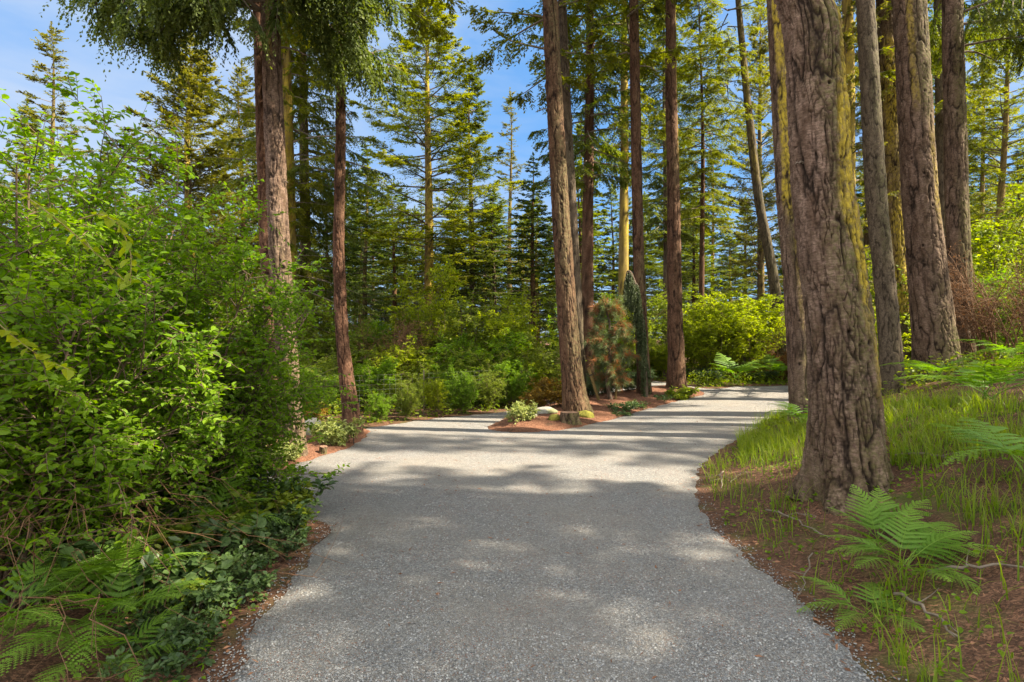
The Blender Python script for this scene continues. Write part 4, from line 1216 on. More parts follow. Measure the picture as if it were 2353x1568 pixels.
for u, v, s, lab in ((2150, 895, 1.5, 'fern with wide flat fronds at the foot of the stout brown trunk'), (2085, 850, 1.6, 'fern between the grey trunk and the stout brown trunk'),
                     (2270, 960, 1.5, 'sunlit fern spreading across the right bank, near the right edge'), (2250, 850, 1.7, 'fern right of the dark rough trunk'), (2345, 860, 1.7, 'dark fern at the right edge below the bare stems'),
                     (2030, 830, 1.5, 'fern glowing in the gap right of the thickest trunk'), (1850, 1000, 1.2, 'fern overhanging the gravel at the foot of the slimmer trunk'), (2385, 1150, 1.3, 'fern frond tips entering at the right edge above the grass'),
                     (1790, 880, 2.2, 'fern at the far road edge below the rusty bracken'), (1690, 885, 2.0, 'fern at the far road edge below the largest lime shrub')):
    p = G(u, v)
    rr = random.Random(int(u))
    fern(p[0], p[1], [(a + rr.uniform(-20, 20), s * rr.uniform(0.7, 1.0), rr.uniform(10, 30), 0) for a in range(0, 360, 45)], lab, seed=int(u), lift=0.12 + 0.05 * s)

# ------------------------------------------------------------------ conifers outside the frame on the right: they throw the shade on the road
for k, (x, y, H, sx, kk) in enumerate(((10.5, 1.8, 17, 0.6, 'layered'), (14.0, 3.2, 20, 0.55, 'droopy'), (18.0, 1.6, 23, 0.6, 'dark'), (14.5, -0.6, 19, 0.7, 'droopy'), (20.0, -2.0, 22, 0.8, 'dark'), (22.0, 4.2, 24, 0.55, 'droopy'), (18.5, 5.6, 19, 0.5, 'sparse'), (24.0, 7.2, 22, 0.5, 'sparse'), (28.0, 5.2, 25, 0.5, 'layered'), (27, 9.4, 22, 0.45, 'sparse'))):
    conifer(kk, 0, y, H=H, trunk='brown', rz=k * 1.3, wide=sx, x=x, label='tall conifer on the right bank outside the picture that shades the gravel', group='shade conifers on the right bank')

# ------------------------------------------------------------------ boughs hanging into the picture
def polyline_limb(base, azd, L, e0, droop, rng, K=9):
    s = np.linspace(0, 1, K)
    a = math.radians(azd)
    h = L * s
    z = L * (math.tan(math.radians(e0)) * s - droop * s ** 2)
    w = 0.08 * L * np.sin(s * 3 + rng.uniform(0, 6))
    return base + np.stack([math.cos(a) * h - math.sin(a) * w, math.sin(a) * h + math.cos(a) * w, z], -1)

def add_boughs(key, limbs, mat, seed, **sp):
    root, C, rad, d = TREES[key]
    rng = np.random.default_rng(seed)
    base = np.array(root.location)
    Pl = []
    for z, azd, L, e0, dr in limbs:
        i = int(np.argmin(np.abs(C[:, 2] - z)))
        Pl.append(polyline_limb(C[i] - base, azd, L, e0, dr, rng))
    Pl = np.array(Pl)
    Ls = np.array([l[2] for l in limbs])
    # drooping side branches carry the hanging sprays
    S, _ = grow(Pl, 12, rng, 0.2, 1.0, 30, 75, lambda s, p, r: p * 0.34 * (1.2 - 0.6 * s) * r.uniform(0.6, 1.2, s.shape), 9, -0.55, 0.12, 0.3)
    V1, t1 = limb_spray(Pl, Ls, rng, **sp)
    V2, t2 = limb_spray(S, np.linalg.norm(S[:, -1] - S[:, 0], axis=-1), rng, **sp)
    me = crown_of(np.concatenate([Pl, S]), np.concatenate([Ls, np.full(len(S), 0.25)]), np.concatenate([V1, V2]), np.concatenate([t1, t2]), mat)
    share('crown', me, root)

rr = random.Random(3)
lb = []
for z in np.arange(6.3, 10.5, 0.36):
    for azd in (180, 215, 150, 250, 5, 40, -35, 320):
        if rr.random() < 0.75:
            Lb = (2.2 if 130 < azd < 260 else 1.9) * rr.uniform(0.55, 1.0)
            lb.append((z + rr.uniform(-0.2, 0.2), azd + rr.uniform(-18, 18), Lb, rr.uniform(-12, 6), rr.uniform(0.22, 0.45)))
sprk = dict(gap=0.032, hang=0.70, blen=0.30, nl=16, ll=(0.040, 0.085), lw=0.014, lmax=0.5)
add_boughs('t1', lb, M['fir_dark'], 61, **sprk)
add_boughs('t3', [(10.2, 186, 1.55, 2, 0.75), (11.0, 200, 1.2, 0, 0.4)], M['fir_dark'], 62, **sprk)
add_boughs('t15', [(8.6, -10, 2.4, 4, 0.30), (9.3, 20, 2.0, 0, 0.35), (8.2, -40, 2.2, 0, 0.3), (9.8, -20, 2.6, 5, 0.35), (8.9, -70, 1.8, 0, 0.4), (9.4, 60, 2.0, 0, 0.4)], M['fir'], 63, **sprk)

# ------------------------------------------------------------------ small plants
SAL = [shrub_mesh(501 + k, 0.42, 0.34, 9, 4, 3, 4, 0.068, M['leaf_salal'], M['stem'], simple=False, lo=0.2, blen=0.5, tlen=0.12, aspect=0.64, stem_r=0.004, face=1.1, droop=0.05) for k in range(3)]
SALB = shrub_mesh(511, 0.42, 0.34, 10, 5, 3, 4, 0.066, M['leaf_mid'], M['stem'], simple=False, lo=0.25, blen=0.5, tlen=0.12, aspect=0.64, stem_r=0.004, face=1.1, droop=0.05)
def salal(x, y, s, label, mesh=None, k=0, group=None):
    return shrub(mesh or SAL[k % 3], (x, y, tz(x, y)), label, k * 1.9, (s, s, s), 'salal_bush', 'bush', group)
salal(-1.98, 4.85, 0.85, 'sunlit salal bush with lime leaves at the gravel corner', SALB, 1)
salal(-2.05, 4.58, 0.8, 'salal bush with red tinged stems right before the gravel corner', None, 2)
salal(-2.25, 4.95, 1.1, 'upright salal bush under the shrub nearest the gravel', None, 3)
pts = [(-2.35, 4.5), (-2.6, 4.55), (-2.5, 4.15), (-2.75, 4.25), (-2.15, 3.95), (-2.4, 3.8), (-2.65, 3.85), (-2.95, 3.9), (-2.2, 3.6), (-2.5, 3.55), (-2.75, 3.55), (-1.88, 3.35), (-1.95, 3.6), (-3.1, 3.5), (-2.9, 4.65), (-3.3, 4.5), (-1.75, 3.1), (-3.4, 4.1), (-2.05, 4.2), (-1.95, 3.85)]
pts += [(-1.78, 2.95), (-1.70, 3.45), (-1.72, 4.05), (-1.80, 4.4), (-1.66, 2.7), (-1.86, 3.2), (-1.78, 3.7), (-1.88, 4.55)]
for k, (x, y) in enumerate(pts):
    salal(x, y, [1.0, 1.2, 0.85, 1.1][k % 4] * (0.5 if x > -2.0 else 0.95), 'dark leathery salal bush low under the tall left shrubs', SALB if k in (4, 11, 15) else None, k, 'salal bushes under the left shrubs')

# bare brown twigs at the left edge
def brushwood(x, y, seed, n, H, label):
    rng = np.random.default_rng(seed)
    a = rng.uniform(-2.6, 0.6, n)
    b = np.stack([rng.uniform(-0.7, 0.5, n), rng.uniform(-0.4, 0.5, n), rng.uniform(0, 0.5, n)], -1)
    s = np.linspace(0, 1, 10)[None, :, None]
    d = np.stack([np.cos(a), np.sin(a), 0 * a], -1)[:, None, :]
    L = rng.uniform(0.6, 1.5, n)[:, None, None]
    hh = rng.uniform(0.2, 0.9, n)[:, None, None] * H
    S = b[:, None, :] + d * L * s + np.array([0, 0, 1.0]) * hh * (2.4 * s - 2.3 * s ** 2) + rng.normal(0, 0.05, (n, 10, 3)) * s
    B1, _ = grow(S, 5, rng, 0.2, 1.0, 20, 60, lambda s, p, r: r.uniform(0.12, 0.45, s.shape), 7, -0.2, 0.3)
    V1, Q1 = tubes(S, np.linspace(0.0040, 0.0013, 10)[None, :] * rng.uniform(0.6, 1.3, n)[:, None], 5)
    V2, Q2 = tubes(B1, np.full((len(B1), 1), 0.0017) * np.linspace(1, 0.5, 7)[None, :], 4)
    V, Fc = merge((V1, Q1), (V2, Q2))
    o = part('dead_brushwood', V, Fc, M['twig'], None, None, True)
    o.location = (x, y, tz(x, y))
    tag(o, label, 'brushwood')
brushwood(-2.95, 3.3, 71, 60, 0.8, 'tangle of bare brown twigs at the left edge above the corner ferns')
brushwood(-2.85, 3.8, 72, 22, 0.7, 'thin bare twigs in the shade under the tall left shrubs')

# long climbing shoots arching in front of the left shrub
def shoot(pix, d, r, seed, label):
    rng = np.random.default_rng(seed)
    pts = np.array([P(u, v, d) for u, v in pix])
    t = np.linspace(0, len(pts) - 1, 26)
    C = np.stack([np.interp(t, np.arange(len(pts)), pts[:, k]) for k in range(3)], -1)
    for _ in range(3):
        C[1:-1] = (C[:-2] + 2 * C[1:-1] + C[2:]) / 4
    root = empty('climbing_shoot', tuple(C[0]))
    tag(root, label, 'vine')
    C = C - C[0]
    V, Q = tubes(C[None], np.linspace(r, r * 0.5, 26)[None], 6)
    part('stem', V, [Q], M['stem_green'], root, None, True)
    lp, ld, _ = along(C[None], 22, rng, 0.15)
    LV, LF = leaf_cards(lp, ld, rng, 0.062, 0.1, 0.8, 0.62, False)
    part('foliage', LV, [LF], M['leaf_lime'], root)
M['stem_green'] = plain_mat('green_brown_stem', (0.16, 0.10, 0.05), (0.25, 0.24, 0.08), 12.0)
shoot([(-60, 400), (60, 450), (150, 520), (230, 590), (295, 655)], 2.75, 0.0045, 81, 'long brown climbing shoot slanting down across the left shrub')
shoot([(180, 505), (230, 490), (275, 515), (302, 580), (300, 655)], 2.72, 0.0035, 82, 'pale green climbing shoot curled in an arch on the left shrub')
shoot([(-20, 730), (50, 790), (110, 830), (160, 850)], 2.6, 0.003, 83, 'leafy climbing shoot low at the left edge of the shrubs')

# ------------------------------------------------------------------ rocks, stump, stakes and plants of the beds
def lump(name, seed, size, mat, loc, rz, label, cat, parent=None):
    rng = np.random.default_rng(seed)
    nu, nv = 40, 22
    u, v = np.meshgrid(np.linspace(0, 2 * np.pi, nu, endpoint=False), np.linspace(-np.pi / 2, np.pi / 2, nv))
    X, Y, Z = np.cos(u) * np.cos(v), np.sin(u) * np.cos(v), np.sin(v)
    f1, f2 = worley(X * 0.9 + seed, Y * 0.9, Z * 0.9, seed)
    k = 0.72 + 0.35 * f1 + 0.22 * (fbm(X * 2.5, Y * 2.5, Z * 2.5, seed, 4) - 0.5) + 0.08 * (fbm(X * 9, Y * 9, Z * 9, seed + 3, 3) - 0.5)
    V = np.stack([X * k * size[0], Y * k * size[1], Z * k * size[2] + size[2] * 0.35], -1).reshape(-1, 3)
    i, j = np.meshgrid(np.arange(nv - 1), np.arange(nu), indexing='ij')
    Q = np.stack([i * nu + j, i * nu + (j + 1) % nu, (i + 1) * nu + (j + 1) % nu, (i + 1) * nu + j], -1).reshape(-1, 4)
    o = part(name, V, [Q], mat, parent, None, True)
    o.location, o.rotation_euler = loc, (0, 0, rz)
    if label:
        tag(o, label, cat)
    return o

def stone_mat():
    k = NT('mossy_stone')
    n = k.noise(k.coord(), 9.0, 6, 0.7)
    n2 = k.noise(k.coord(), 3.0, 4, 0.6)
    c = k.mix(k.ramp(n, [(0.3, (0, 0, 0)), (0.7, (1, 1, 1))]), (0.16, 0.15, 0.125), (0.34, 0.33, 0.29))
    c = k.mix(k.ramp(n2, [(0.50, (0, 0, 0)), (0.62, (0.8, 0.8, 0.8))]), c, (0.11, 0.115, 0.03))
    return k.surf(c, 0.9, k.bump(n, 0.6, 0.02), 0.2)
M['stone'] = stone_mat()
M['moss'] = plain_mat('yellow_green_moss', (0.07, 0.075, 0.012), (0.19, 0.17, 0.03), 40.0, 0.95, bump=0.9)

def gz(u, v, dz=0.0):
    p = G(u, v)
    return (p[0], p[1], p[2] + dz)

p = G(714, 1003)
lump('boulder', 91, (0.22, 0.18, 0.20), M['stone'], tuple(p + np.array([0, 0.1, 0.02])), 0.4, 'grey mossy boulder in the left bed beside the trunk foot', 'rock')
p = G(1252, 952)
lump('flat_rock', 92, (0.30, 0.22, 0.11), M['stone'], tuple(p + np.array([0, 0.15, -0.01])), 0.3, 'flat grey rock on the mulch left of the large island trunk', 'rock')
p = G(1225, 958)
lump('small_rock', 93, (0.10, 0.09, 0.06), M['stone'], tuple(p), 1.3, 'small grey stone beside the flat rock on the island', 'rock')
p = G(1346, 962)
lump('moss_cushion', 94, (0.20, 0.16, 0.13), M['moss'], tuple(p + np.array([0, 0.12, -0.02])), 0.2, 'cushion of yellow green moss at the right of the large island trunk', 'moss')
p = G(1276, 968)
lump('moss_cushion', 95, (0.17, 0.12, 0.10), M['moss'], tuple(p + np.array([0.0, 0.10, -0.01])), 0.9, 'cushion of yellowish moss spilling left of the stump', 'moss')

def stump(name, loc, r, h, seed, label, tilt=0.0):
    rng = np.random.default_rng(seed)
    root = empty(name, loc)
    root.rotation_euler = (tilt, tilt * 1.4, 0)
    tag(root, label, 'stump')
    z = np.linspace(-0.08, h, 16)
    C = np.stack([0 * z, 0 * z, z], -1)
    me = trunk_mesh('bark', C, np.full(16, r), 60, M['bark'], rng, fdepth=0.012, cw=0.05, ch=0.15, flare=0.35, fh=h * 0.5, moss=0.4)
    share('bark', me, root)
    th = np.linspace(0, 2 * np.pi, 40, endpoint=False)
    V = [[0, 0, h + 0.004]]
    for q in (0.33, 0.66, 0.965):
        for a in th:
            V.append([math.cos(a) * r * q, math.sin(a) * r * q, h + 0.002 + rng.normal(0, 0.002)])
    tri = [(0, 1 + j, 1 + (j + 1) % 40) for j in range(40)]
    qd = [(1 + k * 40 + j, 1 + k * 40 + 40 + j, 1 + k * 40 + 40 + (j + 1) % 40, 1 + k * 40 + (j + 1) % 40) for k in range(2) for j in range(40)]
    part('cut_face', V, [np.array(tri), np.array(qd)], M['cut'], root)
M['cut'] = plain_mat('weathered_cut_wood', (0.10, 0.055, 0.035), (0.22, 0.14, 0.095), 35.0)
stump('tree_stump', gz(1309, 971), 0.17, 0.19, 96, 'cut tree stump on the island in front of the large trunk')
stump('tree_stump', gz(742, 1042), 0.055, 0.10, 97, 'tiny sawn stub in the orange mulch of the left bed', 0.12)

def stake(u0, v0, u1, v1, wpx, label):
    b = G(u0, v0)
    d = b[1]
    t = P(u1, v1, d)
    r = wpx * d / F_PX / 2
    root = empty('stake', tuple(b))
    tag(root, label, 'stake')
    s = np.linspace(-0.05, 1, 8)[:, None]
    V, Q = tubes(((t - b) * s)[None], np.full((1, 8), r), 10)
    n = len(V)
    V = np.concatenate([V, [(t - b)]])
    cap = np.array([(n - 10 + j, n - 10 + (j + 1) % 10, n) for j in range(10)])
    o = part('post', V, [Q, cap], M['stake'], root, None, False)
    ty, tq = tubes(np.array([[(t - b) * q for q in (0.76, 0.775, 0.79)]]), np.full((1, 3), r * 1.12), 10)
    part('tie', ty, [tq], M['rubber'], root)
def stubs(key, spots):
    root, C, rad, d = TREES[key]
    base = np.array(root.location)
    rng = np.random.default_rng(len(key) + int(C[5, 2] * 1000) % 97)
    for v, azd, L in spots:
        z = P(0, v, d)[2]
        i = int(np.argmin(np.abs(C[:, 2] - z)))
        a = math.radians(azd)
        s = np.linspace(0, 1, 6)
        h = rad[i] * 0.85 + L * s
        Pl = C[i] - base + np.stack([np.cos(a) * h, np.sin(a) * h, L * (0.25 * s - 0.45 * s ** 2) + rng.normal(0, 0.01, 6)], -1)
        V, Q = tubes(Pl[None], np.linspace(0.016, 0.007, 6)[None] * (0.6 + L), 6)
        part('branch_stub', V, [Q], M['wood'], root, None, True)
stubs('t9', [(380, 200, 0.10), (640, 350, 0.06)])
stubs('t8', [(545, 185, 0.14), (505, 200, 0.10)])
stubs('t7', [(250, 10, 0.5), (420, 170, 0.4), (120, 0, 0.5), (330, 160, 0.6)])
stubs('t14', [(180, 200, 0.5), (350, 160, 0.4), (300, 20, 0.3), (450, 190, 0.3)])
stubs('t15', [(120, 5, 0.9), (300, 20, 0.25), (430, 350, 0.15)])
stubs('t13', [(250, 340, 0.06), (560, 350, 0.06)])
stubs('t6', [(210, 180, 0.12), (360, 10, 0.10), (90, 170, 0.3)])
stubs('t5', [(150, 10, 0.5), (320, 0, 0.35), (240, 175, 0.3)])
stubs('t3', [(130, 190, 0.10), (330, 350, 0.08), (250, 175, 0.25)])
stubs('t2', [(260, 10, 0.12), (150, 180, 0.3), (420, 175, 0.06)])
stubs('t1', [(60, 170, 0.35), (110, 10, 0.4), (420, 350, 0.06)])
M['stake'] = plain_mat('weathered_stake_wood', (0.10, 0.065, 0.022), (0.19, 0.135, 0.05), 18.0, stretch=(1, 1, 0.2))
M['rubber'] = plain_mat('black_tree_tie', (0.02, 0.02, 0.02), (0.04, 0.04, 0.04), 10.0)
stake(1376, 921, 1352, 845, 7, 'slanting wooden stake just right of the large island trunk')
stake(1414, 918, 1420, 857, 6, 'wooden stake right of the weeping pine stem')
stake(1474, 905, 1474, 826, 7, 'upright wooden stake before the weeping spruce')

# a low path light: black stick in the left bed
p = gz(813, 1023)
root = empty('path_light', p)
tag(root, 'thin dark garden spike light by the gravel, below the reddish trunk', 'garden light')
V, Q = tubes(np.array([[(0, 0, -0.03), (0, 0, 0.08), (0, 0, 0.15)]]), np.full((1, 3), 0.008), 8)
part('spike', V, [Q], M['rubber'], root)
V, Q = tubes(np.array([[(0, 0, 0.14), (0, 0, 0.16), (0, 0, 0.185), (0, 0, 0.19)]]), np.array([[0.010, 0.016, 0.014, 0.002]]), 10)
part('lamp_head', V, [Q], M['rubber'], root)

# weeping trees on the island
def weeping(name, label, pix, d, seed, mats, kind):
    rng = np.random.default_rng(seed)
    pts = np.array([P(u, v, d) for u, v in pix])
    pts[0] = [pts[0, 0], d, tz(pts[0, 0], d)]
    base = pts[0].copy()
    t = np.linspace(0, len(pts) - 1, 40)
    C = np.stack([np.interp(t, np.arange(len(pts)), pts[:, k]) for k in range(3)], -1) - base
    C[1:-1] = (C[:-2] + C[1:-1] + C[2:]) / 3
    C[1:-1] = (C[:-2] + C[1:-1] + C[2:]) / 3
    root = empty(name, tuple(base))
    tag(root, label, 'tree')
    r0 = 0.055 if kind == 'pine' else 0.05
    V, Q = tubes(C[None], np.linspace(r0, 0.012, 40)[None], 9)
    part('trunk', V, [Q], M['bark_plain'], root, None, True)
    nb = 56 if kind == 'pine' else 80
    f = rng.uniform(0.22 if kind == 'pine' else 0.12, 1.0, nb) * 39
    i0 = np.minimum(f.astype(int), 38)
    b = C[i0]
    a = rng.uniform(0, 6.283, nb)
    o = np.stack([np.cos(a), np.sin(a), 0 * a], -1)
    s = np.linspace(0, 1, 9)[None, :, None]
    if kind == 'pine':
        q = f / 39
        L = (rng.uniform(0.22, 0.55, nb) * (1.25 - 0.75 * q))[:, None, None]
        dr = rng.uniform(0.3, 0.8, nb)[:, None, None] * L * 1.4
        B = b[:, None, :] + o[:, None, :] * L * (s * 1.4 - 0.4 * s ** 2) + np.array([0, 0, 1.0]) * (0.35 * L * s - dr * s ** 2)
        T1, _ = grow(B, 3, rng, 0.4, 1.0, 20, 60, lambda s, p, r: r.uniform(0.12, 0.3, s.shape), 5, -0.2, 0.3)
        A = np.concatenate([B[:, 4:], T1])
        ends = A.reshape(-1, 3)
        tang = nrm(np.gradient(A, axis=1)).reshape(-1, 3)
        m = 26
        N = len(ends)
        nd = nrm(tang[:, None, :] * 0.7 + rng.normal(0, 0.6, (N, m, 3)) + np.array([0, 0, -0.1]))
        ln = rng.uniform(0.09, 0.17, (N, m, 1))
        w = nrm(np.cross(nd, rng.normal(0, 1, (N, m, 3)))) * 0.0045
        p0 = ends[:, None, :] + rng.normal(0, 0.02, (N, m, 3))
        V = np.stack([p0 - w, p0 + w, p0 + nd * ln], 2)
        dead = np.repeat((rng.random(N) < 0.36), m)
        V = V.reshape(-1, 3, 3)
        ga, de = V[~dead].reshape(-1, 3), V[dead].reshape(-1, 3)
        part('foliage', ga, [tri_idx(ga)], mats[0], root)
        part('dead_foliage', de, [tri_idx(de)], mats[1], root)['label'] = 'brown dead needles'
        BV, BQ = tubes(B, np.linspace(0.012, 0.004, 9)[None, :] * np.ones((nb, 1)), 5)
        part('limbs', BV, [BQ], M['bark_plain'], root, None, True)
    else:
        L = rng.uniform(0.02, 0.15, nb)[:, None, None]
        dr = rng.uniform(0.25, 0.75, nb)[:, None, None]
        B = b[:, None, :] + o[:, None, :] * L * np.sqrt(s) + np.array([0, 0, -1.0]) * dr * s ** 1.4
        B[..., 2] = np.maximum(B[..., 2], 0.03)
        V, tip = limb_spray(B, dr[:, 0, 0], rng, gap=0.016, hang=1.2, blen=0.06, nl=7, ll=(0.035, 0.075), lw=0.011, s0=0.0, lmax=0.14)
        V[:, 2] = np.maximum(V[:, 2], 0.02)
        share('foliage', crown_of(B, dr[:, 0, 0] * 0.1, V, tip, mats[0], 0.5), root)
M['bark_plain'] = plain_mat('smooth_grey_bark', (0.06, 0.043, 0.03), (0.125, 0.09, 0.065), 22.0)
M['pine_blue'] = leaf_mat('blue_green_pine_needles', (0.060, 0.090, 0.036), (0.155, 0.190, 0.075), None, 0.35, (1.0, 1.0, 0.6), 0.5, 3.0)
M['weep'] = leaf_mat('dark_weeping_needles', (0.028, 0.050, 0.020), (0.075, 0.100, 0.036), (0.10, 0.12, 0.05), 0.25, (1.0, 1.0, 0.5), 0.6, 3.0)
M['needle_dead'] = leaf_mat('dead_pine_needles', (0.16, 0.07, 0.03), (0.32, 0.15, 0.07), None, 0.3, (1.0, 0.8, 0.5), 0.7, 3.0)
dp = G(1399, 918)[1]
weeping('weeping_pine', 'weeping blue green pine with brown dead tufts between the stakes on the island', [(1403, 918), (1394, 880), (1402, 830), (1398, 780), (1402, 740), (1392, 715), (1397, 685)], dp, 98, (M['pine_blue'], M['needle_dead']), 'pine')
dw = G(1483, 907)[1]
weeping('weeping_spruce', 'narrow dark weeping spruce with a nodding top on the island', [(1485, 907), (1482, 840), (1478, 770), (1473, 710), (1463, 660), (1450, 625), (1441, 622), (1437, 645)], dw - 0.35, 99, (M['weep'],), 'spruce')

PAL = shrub_mesh(521, 0.55, 0.42, 16, 7, 4, 5, 0.085, M['leaf_pale'], M['stem'], lo=0.2, blen=0.45, tlen=0.12, aspect=0.5, stem_r=0.005)
GOL = shrub_mesh(522, 0.95, 0.5, 14, 9, 5, 5, 0.075, M['leaf_gold'], M['stem'], lo=0.15, blen=0.45, tlen=0.15, stem_r=0.006)
HEL = shrub_mesh(523, 0.32, 0.45, 14, 5, 3, 4, 0.095, M['leaf_mid'], M['stem'], simple=False, lo=0.3, blen=0.45, tlen=0.1, aspect=0.4, stem_r=0.004, face=1.2)
LOW = shrub_mesh(524, 0.22, 0.34, 14, 5, 3, 4, 0.06, M['leaf_salal'], M['stem'], lo=0.2, blen=0.45, tlen=0.1, stem_r=0.003)
def bed_plant(me, u, v, s, label, rz=0.0, name='shrub', cat='shrub'):
    return shrub(me, gz(u, v, -0.02), label, rz, (s, s, s), name, cat)
bed_plant(PAL, 767, 1020, 0.66, 'variegated pale bush in the left bed before the reddish trunk', 0.3)
bed_plant(LOW, 803, 992, 0.8, 'small dark leafy plant tucked against the reddish trunk foot', 1.0, 'low_plant', 'plant')
bed_plant(GOL, 704, 985, 0.5, 'orange yellow shrub behind the mossy boulder', 0.9)
bed_plant(PAL, 1200, 966, 0.58, 'pale green bush at the left tip of the mulch island', 1.7)
bed_plant(GOL, 1225, 945, 0.55, 'bronze gold shrub left of the large island trunk', 0.4)
bed_plant(GOL, 1275, 936, 0.7, 'olive gold shrub close behind the flat rock', 2.1)
bed_plant(HEL, 1568, 915, 0.85, 'leafy clump at the foot of the upright island trunk', 0.5, 'leafy_plant', 'plant')
bed_plant(LOW, 1435, 942, 0.75, 'low plant in the middle of the island mulch, left of a smaller one', 0.2, 'low_plant', 'plant')
bed_plant(LOW, 1465, 934, 0.65, 'low plant right of the middle of the island mulch', 1.2, 'low_plant', 'plant')
bed_plant(LOW, 1425, 953, 0.5, 'smallest low plant on the island mulch near the gravel', 2.2, 'low_plant', 'plant')
bed_plant(LOW, 1525, 918, 0.6, 'low plant left of the leafy clump on the island', 0.8, 'low_plant', 'plant')
bed_plant(BG['low'], 1390, 905, 0.55, 'dark low bush behind the weeping pine stem', 0.8)
bed_plant(BG['low'], 1445, 898, 0.55, 'green low bush between the weeping pine and the weeping spruce', 1.8)
bed_plant(BG['low'], 1350, 912, 0.5, 'dark low bush behind the slanting stake', 2.8)
bed_plant(PAL, 655, 1058, 0.45, 'feathery grey green tuft at the foot of the left trunk pair', 2.0)

# ------------------------------------------------------------------ wire fence across the road
fp = [np.array((-4.9, 11.6)), np.array((-3.3, 11.3)), np.array((-1.9, 12.2)), np.array((-0.3, 13.6)), np.array((1.0, 15.2))]
root = empty('wire_fence', (fp[0][0], fp[0][1], tz(*fp[0])))
tag(root, 'wire mesh fence with thin posts in front of the bushes across the road', 'fence')
base = np.array(root.location)
for q in fp:
    V, Q = tubes(np.array([[(0, 0, -0.1), (0, 0, 0.5), (0, 0, 0.98)]]), np.full((1, 3), 0.013), 6)
    o = part('post', V, [Q], M['wood'], root)
    o.location = tuple(np.array([q[0], q[1], tz(*q)]) - base)
wires = []
for a, b in zip(fp[:-1], fp[1:]):
    for h in np.arange(0.1, 0.95, 0.1):
        wires.append(np.stack([np.append(a * (1 - s) + b * s, tz(*(a * (1 - s) + b * s)) + h) for s in (0, 0.5, 1.0)]) - base)
    nn = int(np.linalg.norm(b - a) / 0.12)
    for s in np.linspace(0, 1, nn, endpoint=False):
        q = a * (1 - s) + b * s
        zq = tz(*q)
        wires.append(np.array([[q[0], q[1], zq + h] for h in (0.05, 0.5, 0.9)]) - base)
V, Q = tubes(np.array(wires), np.full((len(wires), 3), 0.0011), 4)
part('wire_mesh', V, [Q], M['wire'] if 'wire' in M else M.setdefault('wire', plain_mat('galvanised_wire', (0.10, 0.10, 0.09), (0.17, 0.17, 0.16), 10.0)), root)

# ------------------------------------------------------------------ grass, litter, loose stones
def in_poly(u, v, poly):
    return seg_dist(u, v, np.array(poly, float), True) > 0

def blades(x, y, rng, lmin, lmax, w):
    N = len(x)
    z = terr(x, y)
    a = rng.uniform(0, 6.283, N)
    L = rng.uniform(lmin, lmax, N)
    o = np.stack([np.cos(a), np.sin(a), 0 * a], -1)
    s = np.linspace(0, 1, 6)[None, :, None]
    bend = rng.uniform(0.15, 0.85, N)[:, None, None]
    up = np.array([0, 0, 1.0])
    C = np.stack([x, y, z - 0.01], -1)[:, None, :] + L[:, None, None] * (o[:, None, :] * bend * (0.3 * s + 0.7 * s ** 2) + up * (s * (1.05 - 0.25 * bend) - 0.55 * bend * s ** 3))
    sd = np.stack([-np.sin(a), np.cos(a), 0 * a], -1)[:, None, :] * (w * rng.uniform(0.6, 1.4, N)[:, None, None]) * (1 - s ** 1.5 * 0.95)
    V = np.stack([C - sd, C + sd], 2).reshape(-1, 3)
    k = (np.arange(N) * 12)[:, None, None] + (np.arange(5) * 2)[None, :, None] + np.array([0, 1, 3, 2])[None, None, :]
    tip = np.tile(np.repeat(np.linspace(0, 1, 6), 2), N)
    return V, k.reshape(-1, 4), tip

rng = np.random.default_rng(901)
N = 120000
gx, gy = rng.uniform(1.6, 9.0, N), rng.uniform(2.4, 11.0, N)
gzv = terr(gx, gy)
gu, gv = CU + gx / gy * F_PX, CV + (CAM_H - gzv) / gy * F_PX
cl = fbm(gx * 2.2, gy * 2.2, 0 * gx, 77, 3)
dens = np.zeros(N)
for poly, dn in (([(1690, 985), (1770, 950), (1880, 955), (1880, 1110), (1790, 1105), (1700, 1075)], 0.9),
                 ([(2030, 925), (2450, 925), (2450, 1320), (2300, 1300), (2180, 1200), (2050, 1120)], 1.0),
                 ([(1600, 1080), (1700, 1060), (1880, 1100), (1840, 1190), (1615, 1190)], 0.35),
                 ([(1980, 1400), (2150, 1280), (2500, 1250), (2500, 1700), (2100, 1620)], 1.0),
                 ([(1640, 1220), (1900, 1200), (1980, 1400), (2100, 1600), (1820, 1370)], 0.22)):
    dens = np.where(in_poly(gu, gv, poly), np.maximum(dens, dn), dens)
keep = rng.random(N) < dens * (0.10 + 0.90 * smooth(0.44, 0.60, cl)) * 0.62
keep &= seg_dist(gx, gy, BANK, False) > 0.12
keep &= np.hypot(gx - TREES['t9'][0].location[0], gy - TREES['t9'][0].location[1]) > 0.45
gx, gy = gx[keep], gy[keep]
V, Q, tip = blades(gx, gy, rng, 0.09, 0.40, 0.0036)
tag(part('grass', V, [Q], M['grass'], None, {'tip': tip}), kind='stuff')

